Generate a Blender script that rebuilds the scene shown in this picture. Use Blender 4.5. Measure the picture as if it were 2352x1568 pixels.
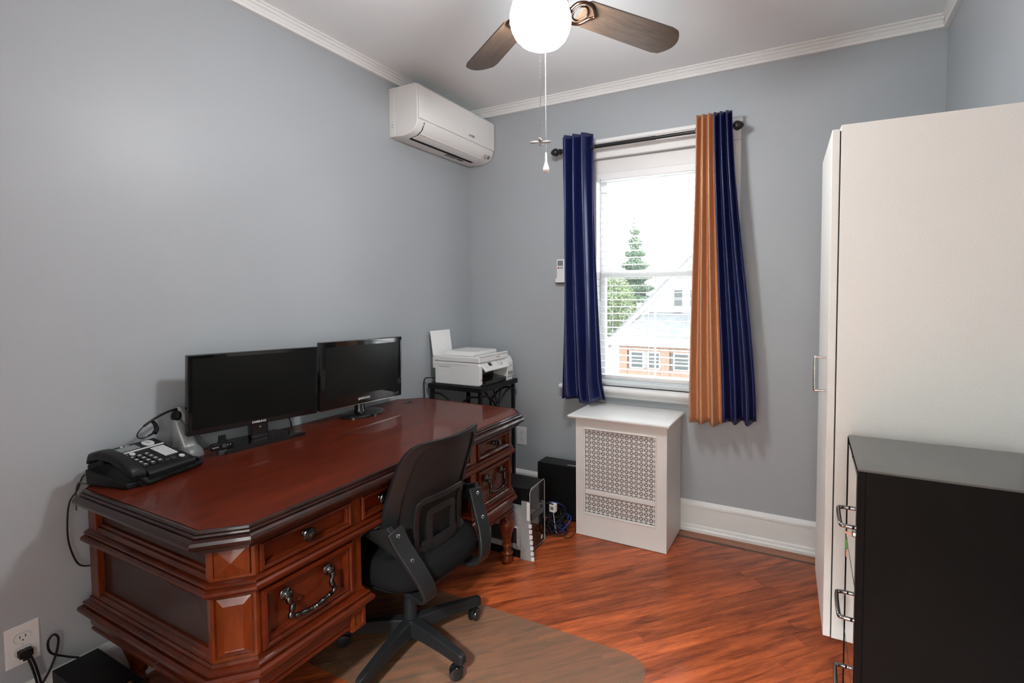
import bpy, bmesh, math, random
from mathutils import Vector, Matrix

random.seed(7)
for _o in list(bpy.data.objects):
    bpy.data.objects.remove(_o)
scene = bpy.context.scene
COL = scene.collection
PI = math.pi
R = math.radians

# ------------------------------------------------------------------ camera
F_PX, YAW, PITCH, ROLL, PCX, PCY = 1125.0, R(26.3), R(2.5225), R(-0.23), 1299.75, 726.26
CAM = Vector((2.277, 0.0, 1.4455))
fw = Vector((-math.sin(YAW) * math.cos(PITCH), math.cos(YAW) * math.cos(PITCH), -math.sin(PITCH)))
rt = Vector((math.cos(YAW), math.sin(YAW), 0))
up = rt.cross(fw)
rt, up = (math.cos(ROLL) * rt + math.sin(ROLL) * up), (-math.sin(ROLL) * rt + math.cos(ROLL) * up)
cd = bpy.data.cameras.new('camera')
cd.sensor_fit = 'HORIZONTAL'
cd.sensor_width = 36.0
cd.lens = F_PX / 2352 * 36.0
cd.shift_x = (1176 - PCX) / 2352
cd.shift_y = (PCY - 784) / 2352
cd.clip_start = 0.02
cd.clip_end = 400
co = bpy.data.objects.new('camera', cd)
COL.objects.link(co)
co.matrix_world = Matrix(((rt.x, up.x, -fw.x, CAM.x), (rt.y, up.y, -fw.y, CAM.y), (rt.z, up.z, -fw.z, CAM.z), (0, 0, 0, 1)))
scene.camera = co

# ------------------------------------------------------------------ sky, exposure
wd = bpy.data.worlds.new('sky')
scene.world = wd
wd.use_nodes = True
_bg = wd.node_tree.nodes['Background']
_bg.inputs['Color'].default_value = (0.93, 0.97, 1.0, 1)
_bg.inputs['Strength'].default_value = 3.9
FILL = 560.0        # fill lamp added in the unseen hallway
LAMP = 68.0        # emission strength of the fan's glass globe
scene.view_settings.view_transform = 'Standard'
scene.view_settings.look = 'None'
scene.view_settings.exposure = 1.0
scene.view_settings.gamma = 1.0
scene.view_settings.use_curve_mapping = False

# ------------------------------------------------------------------ materials
MATS = {}


def mat(name, col, rough=0.5, metal=0.0, spec=0.5, coat=0.0, coat_r=0.1, noise=None, bump=None, emit=None, sheen=0.0, alpha=None, aniso=None):
    """Principled material. noise=(scale, amount, (sx,sy,sz)) varies the colour; bump=(scale, strength)."""
    m = bpy.data.materials.new(name)
    m.use_nodes = True
    nt = m.node_tree
    p = nt.nodes['Principled BSDF']
    p.inputs['Base Color'].default_value = (*col, 1)
    p.inputs['Roughness'].default_value = rough
    p.inputs['Metallic'].default_value = metal
    p.inputs['Specular IOR Level'].default_value = spec
    p.inputs['Coat Weight'].default_value = coat
    p.inputs['Coat Roughness'].default_value = coat_r
    p.inputs['Sheen Weight'].default_value = sheen
    tc = nt.nodes.new('ShaderNodeTexCoord')
    if noise:
        sc, am, st = noise
        mp = nt.nodes.new('ShaderNodeMapping')
        mp.inputs['Scale'].default_value = st
        nt.links.new(tc.outputs['Object'], mp.inputs['Vector'])
        nz = nt.nodes.new('ShaderNodeTexNoise')
        nz.inputs['Scale'].default_value = sc
        nz.inputs['Detail'].default_value = 4
        nt.links.new(mp.outputs['Vector'], nz.inputs['Vector'])
        rp = nt.nodes.new('ShaderNodeValToRGB')
        rp.color_ramp.elements[0].position = 0.3
        rp.color_ramp.elements[1].position = 0.7
        rp.color_ramp.elements[0].color = (*[c * (1 - am) for c in col], 1)
        rp.color_ramp.elements[1].color = (*[min(1, c * (1 + am)) for c in col], 1)
        nt.links.new(nz.outputs['Fac'], rp.inputs['Fac'])
        nt.links.new(rp.outputs['Color'], p.inputs['Base Color'])
    if bump:
        nb = nt.nodes.new('ShaderNodeTexNoise')
        nb.inputs['Scale'].default_value = bump[0]
        nb.inputs['Detail'].default_value = 3
        nt.links.new(tc.outputs['Object'], nb.inputs['Vector'])
        bp = nt.nodes.new('ShaderNodeBump')
        bp.inputs['Strength'].default_value = bump[1]
        bp.inputs['Distance'].default_value = 0.002
        nt.links.new(nb.outputs['Fac'], bp.inputs['Height'])
        nt.links.new(bp.outputs['Normal'], p.inputs['Normal'])
    if emit:
        p.inputs['Emission Color'].default_value = (*emit[0], 1)
        p.inputs['Emission Strength'].default_value = emit[1]
    if alpha is not None:
        p.inputs['Alpha'].default_value = alpha
    MATS[name] = m
    return m


def wood(name, dark, light, stretch, scale=6.0, rough=0.3, coat=0.5, coat_r=0.12, objrand=0.0, rotz=0.0, grain=0.5, spec=0.5):
    """Streaky wood: noise stretched along one axis; objrand varies the tone from piece to piece."""
    m = bpy.data.materials.new(name)
    m.use_nodes = True
    nt = m.node_tree
    p = nt.nodes['Principled BSDF']
    tc = nt.nodes.new('ShaderNodeTexCoord')
    mp = nt.nodes.new('ShaderNodeMapping')
    mp.vector_type = 'TEXTURE' if rotz else 'POINT'
    if rotz:
        mp.inputs['Rotation'].default_value = (0, 0, rotz)
        mp.inputs['Scale'].default_value = tuple(1 / s for s in stretch)
    else:
        mp.inputs['Scale'].default_value = stretch
    oi = nt.nodes.new('ShaderNodeObjectInfo')
    vm = nt.nodes.new('ShaderNodeVectorMath')
    vm.operation = 'ADD'
    cb = nt.nodes.new('ShaderNodeCombineXYZ')
    mr = nt.nodes.new('ShaderNodeMath')
    mr.operation = 'MULTIPLY'
    mr.inputs[1].default_value = 37.0 if objrand else 0.0
    nt.links.new(oi.outputs['Random'], mr.inputs[0])
    for k in range(3):
        nt.links.new(mr.outputs[0], cb.inputs[k])
    nt.links.new(tc.outputs['Object'], mp.inputs['Vector'])
    nt.links.new(mp.outputs['Vector'], vm.inputs[0])
    nt.links.new(cb.outputs[0], vm.inputs[1])
    nz = nt.nodes.new('ShaderNodeTexNoise')
    nz.inputs['Scale'].default_value = scale
    nz.inputs['Detail'].default_value = 6
    nz.inputs['Roughness'].default_value = 0.62
    nz.inputs['Distortion'].default_value = 0.6
    nt.links.new(vm.outputs[0], nz.inputs['Vector'])
    rp = nt.nodes.new('ShaderNodeValToRGB')
    rp.color_ramp.elements[0].position = 0.5 - grain * 0.45
    rp.color_ramp.elements[1].position = 0.5 + grain * 0.45
    rp.color_ramp.elements[0].color = (*dark, 1)
    rp.color_ramp.elements[1].color = (*light, 1)
    n2 = nt.nodes.new('ShaderNodeTexNoise')
    n2.inputs['Scale'].default_value = scale * 5.5
    n2.inputs['Detail'].default_value = 5
    n2.inputs['Roughness'].default_value = 0.7
    nt.links.new(vm.outputs[0], n2.inputs['Vector'])
    mm = nt.nodes.new('ShaderNodeMath')
    mm.operation = 'MULTIPLY_ADD'
    mm.inputs[1].default_value = 0.45
    nt.links.new(n2.outputs['Fac'], mm.inputs[0])
    m3 = nt.nodes.new('ShaderNodeMath')
    m3.operation = 'SUBTRACT'
    m3.inputs[1].default_value = 0.225
    nt.links.new(nz.outputs['Fac'], m3.inputs[0])
    nt.links.new(m3.outputs[0], mm.inputs[2])
    nt.links.new(mm.outputs[0], rp.inputs['Fac'])
    hs = nt.nodes.new('ShaderNodeHueSaturation')
    if objrand:
        ma = nt.nodes.new('ShaderNodeMapRange')
        ma.inputs['To Min'].default_value = 1 - objrand
        ma.inputs['To Max'].default_value = 1 + objrand
        nt.links.new(oi.outputs['Random'], ma.inputs['Value'])
        nt.links.new(ma.outputs['Result'], hs.inputs['Value'])
    nt.links.new(rp.outputs['Color'], hs.inputs['Color'])
    nt.links.new(hs.outputs['Color'], p.inputs['Base Color'])
    p.inputs['Roughness'].default_value = rough
    p.inputs['Specular IOR Level'].default_value = spec
    p.inputs['Coat Weight'].default_value = coat
    p.inputs['Coat Roughness'].default_value = coat_r
    MATS[name] = m
    return m


mat('wall_paint', (0.385, 0.412, 0.432), 0.42, spec=0.35, noise=(1.3, 0.03, (1, 1, 1)), bump=(90, 0.05))
mat('hall_paint', (0.62, 0.60, 0.56), 0.5)
mat('hall_floor', (0.30, 0.12, 0.06), 0.4)
mat('fill_glass', (0.9, 0.88, 0.84), 0.3, emit=((0.93, 0.98, 1.0), FILL))
mat('ceiling_paint', (0.84, 0.88, 0.89), 0.6, spec=0.3, noise=(1.0, 0.02, (1, 1, 1)))
mat('trim_white', (0.80, 0.80, 0.785), 0.35, noise=(3, 0.03, (1, 1, 1)))
mat('vinyl_white', (0.80, 0.82, 0.82), 0.35)
mat('blind_white', (0.85, 0.86, 0.86), 0.4)
wood('floor_wood', (0.105, 0.016, 0.0045), (0.56, 0.125, 0.036), (1.6, 15, 15), 2.0, rough=0.34, coat=0.2, coat_r=0.14, objrand=0.20, rotz=R(45), grain=0.50, spec=0.4)
wood('floor_border', (0.14, 0.035, 0.012), (0.36, 0.12, 0.045), (2, 30, 30), 2.0, rough=0.3, coat=0.25, coat_r=0.18, objrand=0.25, grain=0.6)
mat('floor_inlay', (0.05, 0.018, 0.010), 0.3)
mat('floor_gap', (0.055, 0.016, 0.008), 0.8)
wood('cherry', (0.028, 0.0036, 0.0009), (0.112, 0.0145, 0.0022), (5, 1.4, 5), 2.6, rough=0.36, coat=0.45, coat_r=0.05, grain=0.7, spec=0.15)
wood('cherry_v', (0.045, 0.0062, 0.0012), (0.175, 0.031, 0.0043), (6, 6, 1.6), 2.6, rough=0.36, coat=0.45, coat_r=0.05, grain=0.7, spec=0.15)
wood('cherry_panel', (0.020, 0.007, 0.005), (0.042, 0.014, 0.009), (1.5, 4, 5), 2.2, rough=0.36, coat=0.3, coat_r=0.2, grain=0.8, spec=0.15)
wood('cherry_top', (0.042, 0.0046, 0.0014), (0.150, 0.0175, 0.0034), (7, 1.2, 5), 2.2, rough=0.38, coat=0.35, coat_r=0.05, grain=0.8, spec=0.15)
wood('cherry_edge', (0.005, 0.0035, 0.003), (0.032, 0.0065, 0.0035), (3, 3, 3), 5.0, rough=0.34, coat=0.45, coat_r=0.06, grain=0.8, spec=0.15)
mat('antique_metal', (0.065, 0.063, 0.058), 0.26, metal=1.0, noise=(60, 0.5, (1, 1, 1)))
mat('black_plastic', (0.008, 0.008, 0.008), 0.42, spec=0.25, bump=(600, 0.08))
mat('chair_plastic', (0.012, 0.0125, 0.013), 0.40, spec=0.28, bump=(700, 0.06))
mat('chair_fabric', (0.007, 0.007, 0.0075), 0.95, spec=0.1, bump=(900, 0.4))
mat('gloss_black', (0.006, 0.006, 0.006), 0.08, coat=0.5, coat_r=0.03)
mat('screen_black', (0.007, 0.0075, 0.007), 0.25, spec=0.22)
mat('silver_plastic', (0.42, 0.43, 0.43), 0.35, metal=0.3)
mat('grey_plastic', (0.20, 0.205, 0.21), 0.35)
mat('dark_grey', (0.05, 0.052, 0.055), 0.4)
mat('chrome', (0.55, 0.54, 0.52), 0.14, metal=1.0)
mat('dark_chrome', (0.26, 0.255, 0.25), 0.2, metal=1.0)
mat('white_plastic', (0.78, 0.78, 0.77), 0.35)
mat('ac_white', (0.80, 0.79, 0.765), 0.32)
mat('printer_white', (0.76, 0.76, 0.75), 0.38)
mat('paper', (0.86, 0.86, 0.85), 0.7)
mat('ink', (0.03, 0.03, 0.03), 0.5)
mat('light_print', (0.62, 0.62, 0.62), 0.45)
mat('lcd', (0.19, 0.22, 0.21), 0.25)
mat('radiator_paint', (0.77, 0.75, 0.72), 0.35, noise=(4, 0.03, (1, 1, 1)))
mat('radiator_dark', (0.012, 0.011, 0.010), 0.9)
mat('melamine', (0.80, 0.79, 0.75), 0.42, noise=(260, 0.05, (1, 1, 1)), bump=(500, 0.04))
mat('melamine_dark', (0.02, 0.02, 0.02), 0.8)
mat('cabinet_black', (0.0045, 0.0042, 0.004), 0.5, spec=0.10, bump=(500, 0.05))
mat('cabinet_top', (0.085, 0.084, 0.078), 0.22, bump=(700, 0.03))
mat('cabinet_front', (0.02, 0.02, 0.02), 0.035, spec=1.0, coat=1.0, coat_r=0.02)
mat('iron', (0.008, 0.0075, 0.0075), 0.42, spec=0.3)
mat('rod_black', (0.010, 0.009, 0.009), 0.4)
wood('fan_wood', (0.030, 0.017, 0.010), (0.105, 0.066, 0.042), (3, 26, 3), 3.0, rough=0.38, coat=0.25, coat_r=0.2, grain=0.7)
mat('bronze', (0.10, 0.055, 0.035), 0.28, metal=1.0)
mat('globe_glass', (0.9, 0.88, 0.84), 0.3, emit=((0.965, 0.985, 1.0), LAMP))
mat('blue_cable', (0.02, 0.055, 0.30), 0.35)
mat('red_button', (0.35, 0.03, 0.03), 0.4)
mat('green_key', (0.10, 0.32, 0.07), 0.4)
mat('pink_led', (0.75, 0.25, 0.25), 0.4)
mat('grey_metal', (0.34, 0.345, 0.34), 0.42, metal=0.2, noise=(40, 0.06, (1, 1, 1)))
mat('ext_white', (0.52, 0.52, 0.50), 0.6)
mat('ext_roof', (0.115, 0.125, 0.135), 0.8, noise=(2, 0.2, (1, 1, 1)))
mat('ext_brick', (0.22, 0.125, 0.085), 0.8, noise=(6, 0.3, (1, 1, 4)))
mat('ext_glass', (0.05, 0.058, 0.06), 0.25, spec=0.3)
mat('ext_ground', (0.30, 0.31, 0.29), 0.9)
mat('bark', (0.12, 0.09, 0.06), 0.9)
mat('leaf_green', (0.12, 0.165, 0.07), 0.7, noise=(1.2, 0.5, (1, 1, 1)))
mat('leaf_pine', (0.09, 0.14, 0.085), 0.7, noise=(1.2, 0.4, (1, 1, 1)))


def satin(name, col, hi):
    """Slub satin: fine horizontal slubs, soft broad sheen."""
    m = bpy.data.materials.new(name)
    m.use_nodes = True
    nt = m.node_tree
    p = nt.nodes['Principled BSDF']
    tc = nt.nodes.new('ShaderNodeTexCoord')
    mp = nt.nodes.new('ShaderNodeMapping')
    mp.inputs['Scale'].default_value = (22, 22, 260)
    nz = nt.nodes.new('ShaderNodeTexNoise')
    nz.inputs['Scale'].default_value = 2.5
    nz.inputs['Detail'].default_value = 3
    rp = nt.nodes.new('ShaderNodeValToRGB')
    rp.color_ramp.elements[0].color = (*col, 1)
    rp.color_ramp.elements[1].color = (*hi, 1)
    rp.color_ramp.elements[0].position = 0.35
    rp.color_ramp.elements[1].position = 0.75
    bp = nt.nodes.new('ShaderNodeBump')
    bp.inputs['Strength'].default_value = 0.10
    bp.inputs['Distance'].default_value = 0.0006
    nt.links.new(tc.outputs['Object'], mp.inputs['Vector'])
    nt.links.new(mp.outputs['Vector'], nz.inputs['Vector'])
    nt.links.new(nz.outputs['Fac'], rp.inputs['Fac'])
    nt.links.new(rp.outputs['Color'], p.inputs['Base Color'])
    nt.links.new(nz.outputs['Fac'], bp.inputs['Height'])
    nt.links.new(bp.outputs['Normal'], p.inputs['Normal'])
    p.inputs['Roughness'].default_value = 0.31
    p.inputs['Specular IOR Level'].default_value = 1.0
    p.inputs['Metallic'].default_value = 0.25
    MATS[name] = m


satin('navy_satin', (0.009, 0.014, 0.080), (0.014, 0.022, 0.115))
satin('gold_satin', (0.52, 0.25, 0.125), (0.66, 0.36, 0.19))


def mixed_transparent(name, col, fac, rough, glossy=0.0):
    m = bpy.data.materials.new(name)
    m.use_nodes = True
    nt = m.node_tree
    nt.nodes.remove(nt.nodes['Principled BSDF'])
    out = nt.nodes['Material Output']
    tr = nt.nodes.new('ShaderNodeBsdfTransparent')
    p = nt.nodes.new('ShaderNodeBsdfPrincipled')
    p.inputs['Base Color'].default_value = (*col, 1)
    p.inputs['Roughness'].default_value = rough
    mx = nt.nodes.new('ShaderNodeMixShader')
    mx.inputs['Fac'].default_value = fac
    nt.links.new(tr.outputs[0], mx.inputs[1])
    nt.links.new(p.outputs[0], mx.inputs[2])
    nt.links.new(mx.outputs[0], out.inputs['Surface'])
    MATS[name] = m


mixed_transparent('mat_vinyl', (0.25, 0.18, 0.12), 0.30, 0.40)
mixed_transparent('pane_glass', (0.75, 0.80, 0.80), 0.05, 0.02)
mixed_transparent('back_mesh', (0.006, 0.006, 0.006), 0.93, 0.7)
mixed_transparent('clear_plastic', (0.5, 0.5, 0.5), 0.45, 0.15)


# ------------------------------------------------------------------ geometry helpers
class B:
    def __init__(s):
        s.bm = bmesh.new()

    def poly(s, pts, flip=False):
        vs = [s.bm.verts.new(p) for p in pts]
        return s.bm.faces.new(vs[::-1] if flip else vs)

    def box(s, x0, x1, y0, y1, z0, z1):
        v = [s.bm.verts.new((x, y, z)) for z in (z0, z1) for y in (y0, y1) for x in (x0, x1)]
        for f in ((0, 2, 3, 1), (4, 5, 7, 6), (0, 1, 5, 4), (2, 6, 7, 3), (0, 4, 6, 2), (1, 3, 7, 5)):
            s.bm.faces.new([v[i] for i in f])
        return s

    def obox(s, c, ax, ay, az, hx, hy, hz):
        """box with centre c, unit axes and half sizes"""
        c = Vector(c); ax = Vector(ax); ay = Vector(ay); az = Vector(az)
        v = [s.bm.verts.new(c + ax * (i * hx) + ay * (j * hy) + az * (k * hz)) for k in (-1, 1) for j in (-1, 1) for i in (-1, 1)]
        for f in ((0, 2, 3, 1), (4, 5, 7, 6), (0, 1, 5, 4), (2, 6, 7, 3), (0, 4, 6, 2), (1, 3, 7, 5)):
            s.bm.faces.new([v[i] for i in f])
        return s

    def prism(s, pts, axis, a, b):
        """extrude a 2-D polygon along axis 'x','y' or 'z' from a to b. pts are the other two coords in xyz order"""
        def mk(p, t):
            return {'x': (t, p[0], p[1]), 'y': (p[0], t, p[1]), 'z': (p[0], p[1], t)}[axis]
        lo = [s.bm.verts.new(mk(p, a)) for p in pts]
        hi = [s.bm.verts.new(mk(p, b)) for p in pts]
        n = len(pts)
        s.bm.faces.new(lo[::-1]); s.bm.faces.new(hi)
        for i in range(n):
            j = (i + 1) % n
            s.bm.faces.new((lo[i], lo[j], hi[j], hi[i]))
        return s

    def loft(s, rings, closed_ring=True, cap=True):
        """rings: lists of points with equal counts"""
        vr = [[s.bm.verts.new(p) for p in r] for r in rings]
        n = len(vr[0])
        for a, b in zip(vr, vr[1:]):
            for i in range(n if closed_ring else n - 1):
                j = (i + 1) % n
                s.bm.faces.new((a[i], a[j], b[j], b[i]))
        if cap and closed_ring:
            s.bm.faces.new(vr[0][::-1]); s.bm.faces.new(vr[-1])
        return s

    def lathe(s, prof, c=(0, 0, 0), d=(0, 0, 1), seg=20):
        """prof: (radius, height) along d from c"""
        c = Vector(c); d = Vector(d).normalized()
        a = d.orthogonal().normalized(); b = d.cross(a)
        rings = []
        for r, h in prof:
            if r < 1e-6:
                rings.append([s.bm.verts.new(c + d * h)])
            else:
                rings.append([s.bm.verts.new(c + d * h + (a * math.cos(2 * PI * k / seg) + b * math.sin(2 * PI * k / seg)) * r) for k in range(seg)])
        for p, q in zip(rings, rings[1:]):
            for k in range(seg):
                j = (k + 1) % seg
                if len(p) == 1 and len(q) == 1:
                    continue
                if len(p) == 1:
                    s.bm.faces.new((p[0], q[j], q[k]))
                elif len(q) == 1:
                    s.bm.faces.new((p[k], p[j], q[0]))
                else:
                    s.bm.faces.new((p[k], p[j], q[j], q[k]))
        if len(rings[0]) > 1:
            s.bm.faces.new(rings[0][::-1])
        if len(rings[-1]) > 1:
            s.bm.faces.new(rings[-1])
        return s

    def cyl(s, p, q, r, seg=14):
        p = Vector(p); q = Vector(q)
        return s.lathe([(r, 0), (r, (q - p).length)], p, q - p, seg)

    def tube(s, pts, r, seg=8, closed=False, rr=None):
        pts = [Vector(p) for p in pts]
        n = len(pts)
        tang = []
        for i in range(n):
            a = pts[(i - 1) % n] if (closed or i > 0) else pts[i]
            b = pts[(i + 1) % n] if (closed or i < n - 1) else pts[i]
            t = (b - a)
            tang.append(t.normalized() if t.length > 1e-9 else Vector((0, 0, 1)))
        nrm = tang[0].orthogonal().normalized()
        rings = []
        for i in range(n):
            t = tang[i]
            nrm = (nrm - t * nrm.dot(t))
            nrm = nrm.normalized() if nrm.length > 1e-6 else t.orthogonal().normalized()
            bn = t.cross(nrm)
            ra = rr[i] if rr else r
            rings.append([s.bm.verts.new(pts[i] + (nrm * math.cos(2 * PI * k / seg) + bn * math.sin(2 * PI * k / seg)) * ra) for k in range(seg)])
        m = n if closed else n - 1
        for i in range(m):
            a = rings[i]; b = rings[(i + 1) % n]
            for k in range(seg):
                j = (k + 1) % seg
                s.bm.faces.new((a[k], a[j], b[j], b[k]))
        if not closed:
            s.bm.faces.new(rings[0][::-1]); s.bm.faces.new(rings[-1])
        return s

    def mould(s, path, prof, closed=True, cap=True):
        """sweep profile (offset outward, z) along a counter-clockwise xy path, mitred"""
        n = len(path)
        P = [Vector((p[0], p[1])) for p in path]
        offs = []
        for i in range(n):
            def nr(a, b):
                d = (b - a).normalized()
                return Vector((d.y, -d.x))
            if closed or 0 < i < n - 1:
                n1 = nr(P[(i - 1) % n], P[i]); n2 = nr(P[i], P[(i + 1) % n])
                m = (n1 + n2).normalized()
                offs.append(m / max(0.3, m.dot(n1)))
            elif i == 0:
                offs.append(nr(P[0], P[1]))
            else:
                offs.append(nr(P[-2], P[-1]))
        rings = []
        for i in range(n):
            rings.append([s.bm.verts.new((*(P[i] + offs[i] * d), z)) for d, z in prof])
        k = len(prof)
        for i in range(n if closed else n - 1):
            a = rings[i]; b = rings[(i + 1) % n]
            for j in range(k - 1):
                s.bm.faces.new((a[j], b[j], b[j + 1], a[j + 1]))
        if not closed and cap:
            s.bm.faces.new(rings[0]); s.bm.faces.new(rings[-1][::-1])
        return s

    def rings(s, o, u, v, n, w, h, lv, fill=True):
        """stepped rectangular panel: lv = [(inset, height along n)]"""
        o = Vector(o); u = Vector(u); v = Vector(v); n = Vector(n)
        vr = []
        for ins, ht in lv:
            if 2 * ins >= min(w, h) - 1e-6:
                vr.append([s.bm.verts.new(o + u * (w / 2) + v * (h / 2) + n * ht)])
            else:
                vr.append([s.bm.verts.new(o + u * a + v * b + n * ht) for a, b in ((ins, ins), (w - ins, ins), (w - ins, h - ins), (ins, h - ins))])
        for a, b in zip(vr, vr[1:]):
            for i in range(4):
                j = (i + 1) % 4
                if len(b) == 1:
                    s.bm.faces.new((a[i], a[j], b[0]))
                else:
                    s.bm.faces.new((a[i], a[j], b[j], b[i]))
        if fill and len(vr[-1]) == 4:
            s.bm.faces.new(vr[-1])
        return s

    def sphere(s, c, rx, ry=None, rz=None, seg=14, rg=8):
        ry = ry or rx; rz = rz or rx
        g = bmesh.ops.create_uvsphere(s.bm, u_segments=seg, v_segments=rg, radius=1)
        for vv in g['verts']:
            vv.co = Vector((c[0] + vv.co.x * rx, c[1] + vv.co.y * ry, c[2] + vv.co.z * rz))
        return s


def world_T(o):
    T = Matrix.Identity(4)
    while o:
        T = o.matrix_basis @ T
        o = o.parent
    return T


def obj(name, b, m, parent=None, smooth=None, bevel=0.0, solid=0.0, sub=0, bseg=2, kind=None, label=None):
    """B in world coordinates -> one mesh object (moved into the parent's frame)"""
    bmesh.ops.recalc_face_normals(b.bm, faces=b.bm.faces)
    me = bpy.data.meshes.new(name)
    b.bm.to_mesh(me)
    b.bm.free()
    me.materials.append(MATS[m] if isinstance(m, str) else m)
    o = bpy.data.objects.new(name, me)
    COL.objects.link(o)
    if parent:
        me.transform(world_T(parent).inverted())
        o.parent = parent
    if smooth is not None:
        me.shade_smooth()
        if smooth < 180:
            me.set_sharp_from_angle(angle=R(smooth))
    if solid:
        md = o.modifiers.new('solidify', 'SOLIDIFY'); md.thickness = solid; md.offset = 0
    if bevel:
        md = o.modifiers.new('bevel', 'BEVEL'); md.width = bevel; md.segments = bseg; md.limit_method = 'ANGLE'; md.angle_limit = R(40)
        md.harden_normals = False
    if sub:
        md = o.modifiers.new('subsurf', 'SUBSURF'); md.levels = sub; md.render_levels = sub
    if kind:
        o['kind'] = kind
    if label:
        o['label'] = label
    return o


def thing(name, loc, label, cat, rotz=0.0, group=None):
    o = bpy.data.objects.new(name, None)
    COL.objects.link(o)
    o.empty_display_size = 0.05
    o.location = loc
    o.rotation_euler = (0, 0, rotz)
    o.matrix_basis = Matrix.Translation(loc) @ Matrix.Rotation(rotz, 4, 'Z')
    o['label'] = label
    o['category'] = cat
    if group:
        o['group'] = group
    return o


def tag(o, label, cat, group=None):
    o['label'] = label
    o['category'] = cat
    if group:
        o['group'] = group
    return o


def struct(name, b, m, **k):
    o = obj(name, b, m, **k)
    if not o.parent:
        o['kind'] = 'structure'
    return o


def text(name, body, size, M, m, parent, depth=0.0004, bold=0.0):
    """flat lettering as mesh; M maps (right, up, out) to the world"""
    cu = bpy.data.curves.new(name, 'FONT')
    cu.body = body
    cu.size = size
    cu.align_x = 'CENTER'
    cu.align_y = 'CENTER'
    cu.extrude = depth
    cu.offset = bold
    tmp = bpy.data.objects.new(name + '_tmp', cu)
    COL.objects.link(tmp)
    dg = bpy.context.evaluated_depsgraph_get()
    me = bpy.data.meshes.new_from_object(tmp.evaluated_get(dg))
    bpy.data.objects.remove(tmp)
    bpy.data.curves.remove(cu)
    me.materials.clear()
    me.materials.append(MATS[m])
    me.transform(M)
    if parent:
        me.transform(world_T(parent).inverted())
    o = bpy.data.objects.new(name, me)
    COL.objects.link(o)
    o.parent = parent
    return o


def frame(o, u, v):
    """matrix with x axis u, y axis v, z axis u x v at o"""
    u = Vector(u).normalized(); v = Vector(v).normalized(); n = u.cross(v)
    return Matrix(((u.x, v.x, n.x, o[0]), (u.y, v.y, n.y, o[1]), (u.z, v.z, n.z, o[2]), (0, 0, 0, 1)))


def catmull(pts, k=8):
    P = [Vector(p) for p in pts]
    out = []
    for i in range(len(P) - 1):
        p0 = P[max(0, i - 1)]; p1 = P[i]; p2 = P[i + 1]; p3 = P[min(len(P) - 1, i + 2)]
        for j in range(k):
            t = j / k
            out.append(0.5 * ((2 * p1) + (-p0 + p2) * t + (2 * p0 - 5 * p1 + 4 * p2 - p3) * t * t + (-p0 + 3 * p1 - 3 * p2 + p3) * t ** 3))
    out.append(P[-1])
    return out


X = Vector((1, 0, 0)); Y = Vector((0, 1, 0)); Z = Vector((0, 0, 1))

# ------------------------------------------------------------------ room shell
RX, RY0, RY1, RZ = 2.862, -0.60, 2.991, 2.79
WX0, WX1, WZ0, WZ1 = 0.925, 1.80, 0.845, 2.325      # window opening
struct('wall_left', B().box(-0.12, 0, RY0 - 0.12, RY1 + 0.16, -0.05, RZ + 0.05), 'wall_paint')
struct('wall_right', B().box(RX, RX + 0.12, RY0 - 0.12, RY1 + 0.16, -0.05, RZ + 0.05), 'wall_paint')
DX0, DX1, DZ = 1.62, 2.56, 2.08
struct('wall_front', B().box(0, DX0, RY0 - 0.12, RY0, -0.05, RZ + 0.05).box(DX1, RX, RY0 - 0.12, RY0, -0.05, RZ + 0.05).box(DX0, DX1, RY0 - 0.12, RY0, DZ, RZ + 0.05), 'wall_paint')
# unseen hallway behind the camera, added with its doorway for frontal fill light
HY = RY0 - 1.55
struct('wall_hall', B().box(0.9, 3.3, HY - 0.1, HY, -0.05, 2.75).box(0.8, 0.9, HY, RY0 - 0.12, -0.05, 2.75).box(3.3, 3.4, HY, RY0 - 0.12, -0.05, 2.75), 'hall_paint')
struct('ceiling_hall', B().box(0.8, 3.4, HY - 0.1, RY0 - 0.12, 2.65, 2.75), 'ceiling_paint')
struct('floor_hall', B().box(0.8, 3.4, HY - 0.1, RY0, -0.05, -0.001), 'hall_floor')
hl = thing('fill_lamp', (2.09, RY0 - 0.85, 2.65), 'added fill lamp on the ceiling of the unseen hallway behind the doorway', 'lamp')
obj('fill_lamp_base', B().lathe([(0, 0), (0.17, 0), (0.17, -0.03), (0, -0.03)], (2.09, RY0 - 0.85, 2.65), Z, 32), 'trim_white', hl, smooth=40)
obj('fill_lamp_dome', B().lathe([(0, -0.031), (0.155, -0.031), (0.150, -0.06), (0.12, -0.095), (0.07, -0.118), (0, -0.126)], (2.09, RY0 - 0.85, 2.65), Z, 32), 'fill_glass', hl, smooth=60)
wb = B()
wb.box(0, WX0, RY1, RY1 + 0.16, -0.05, RZ + 0.05).box(WX1, RX, RY1, RY1 + 0.16, -0.05, RZ + 0.05)
wb.box(WX0, WX1, RY1, RY1 + 0.16, -0.05, WZ0).box(WX0, WX1, RY1, RY1 + 0.16, WZ1, RZ + 0.05)
struct('wall_back', wb, 'wall_paint')
struct('ceiling', B().box(-0.12, RX + 0.12, RY0 - 0.12, RY1 + 0.16, RZ, RZ + 0.12), 'ceiling_paint')

# floor: a dark sub-floor and one object for each diagonal board
floor = struct('floor', B().box(0, RX, RY0, RY1, -0.05, -0.012), 'floor_gap')
BORDER = 0.12


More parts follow.
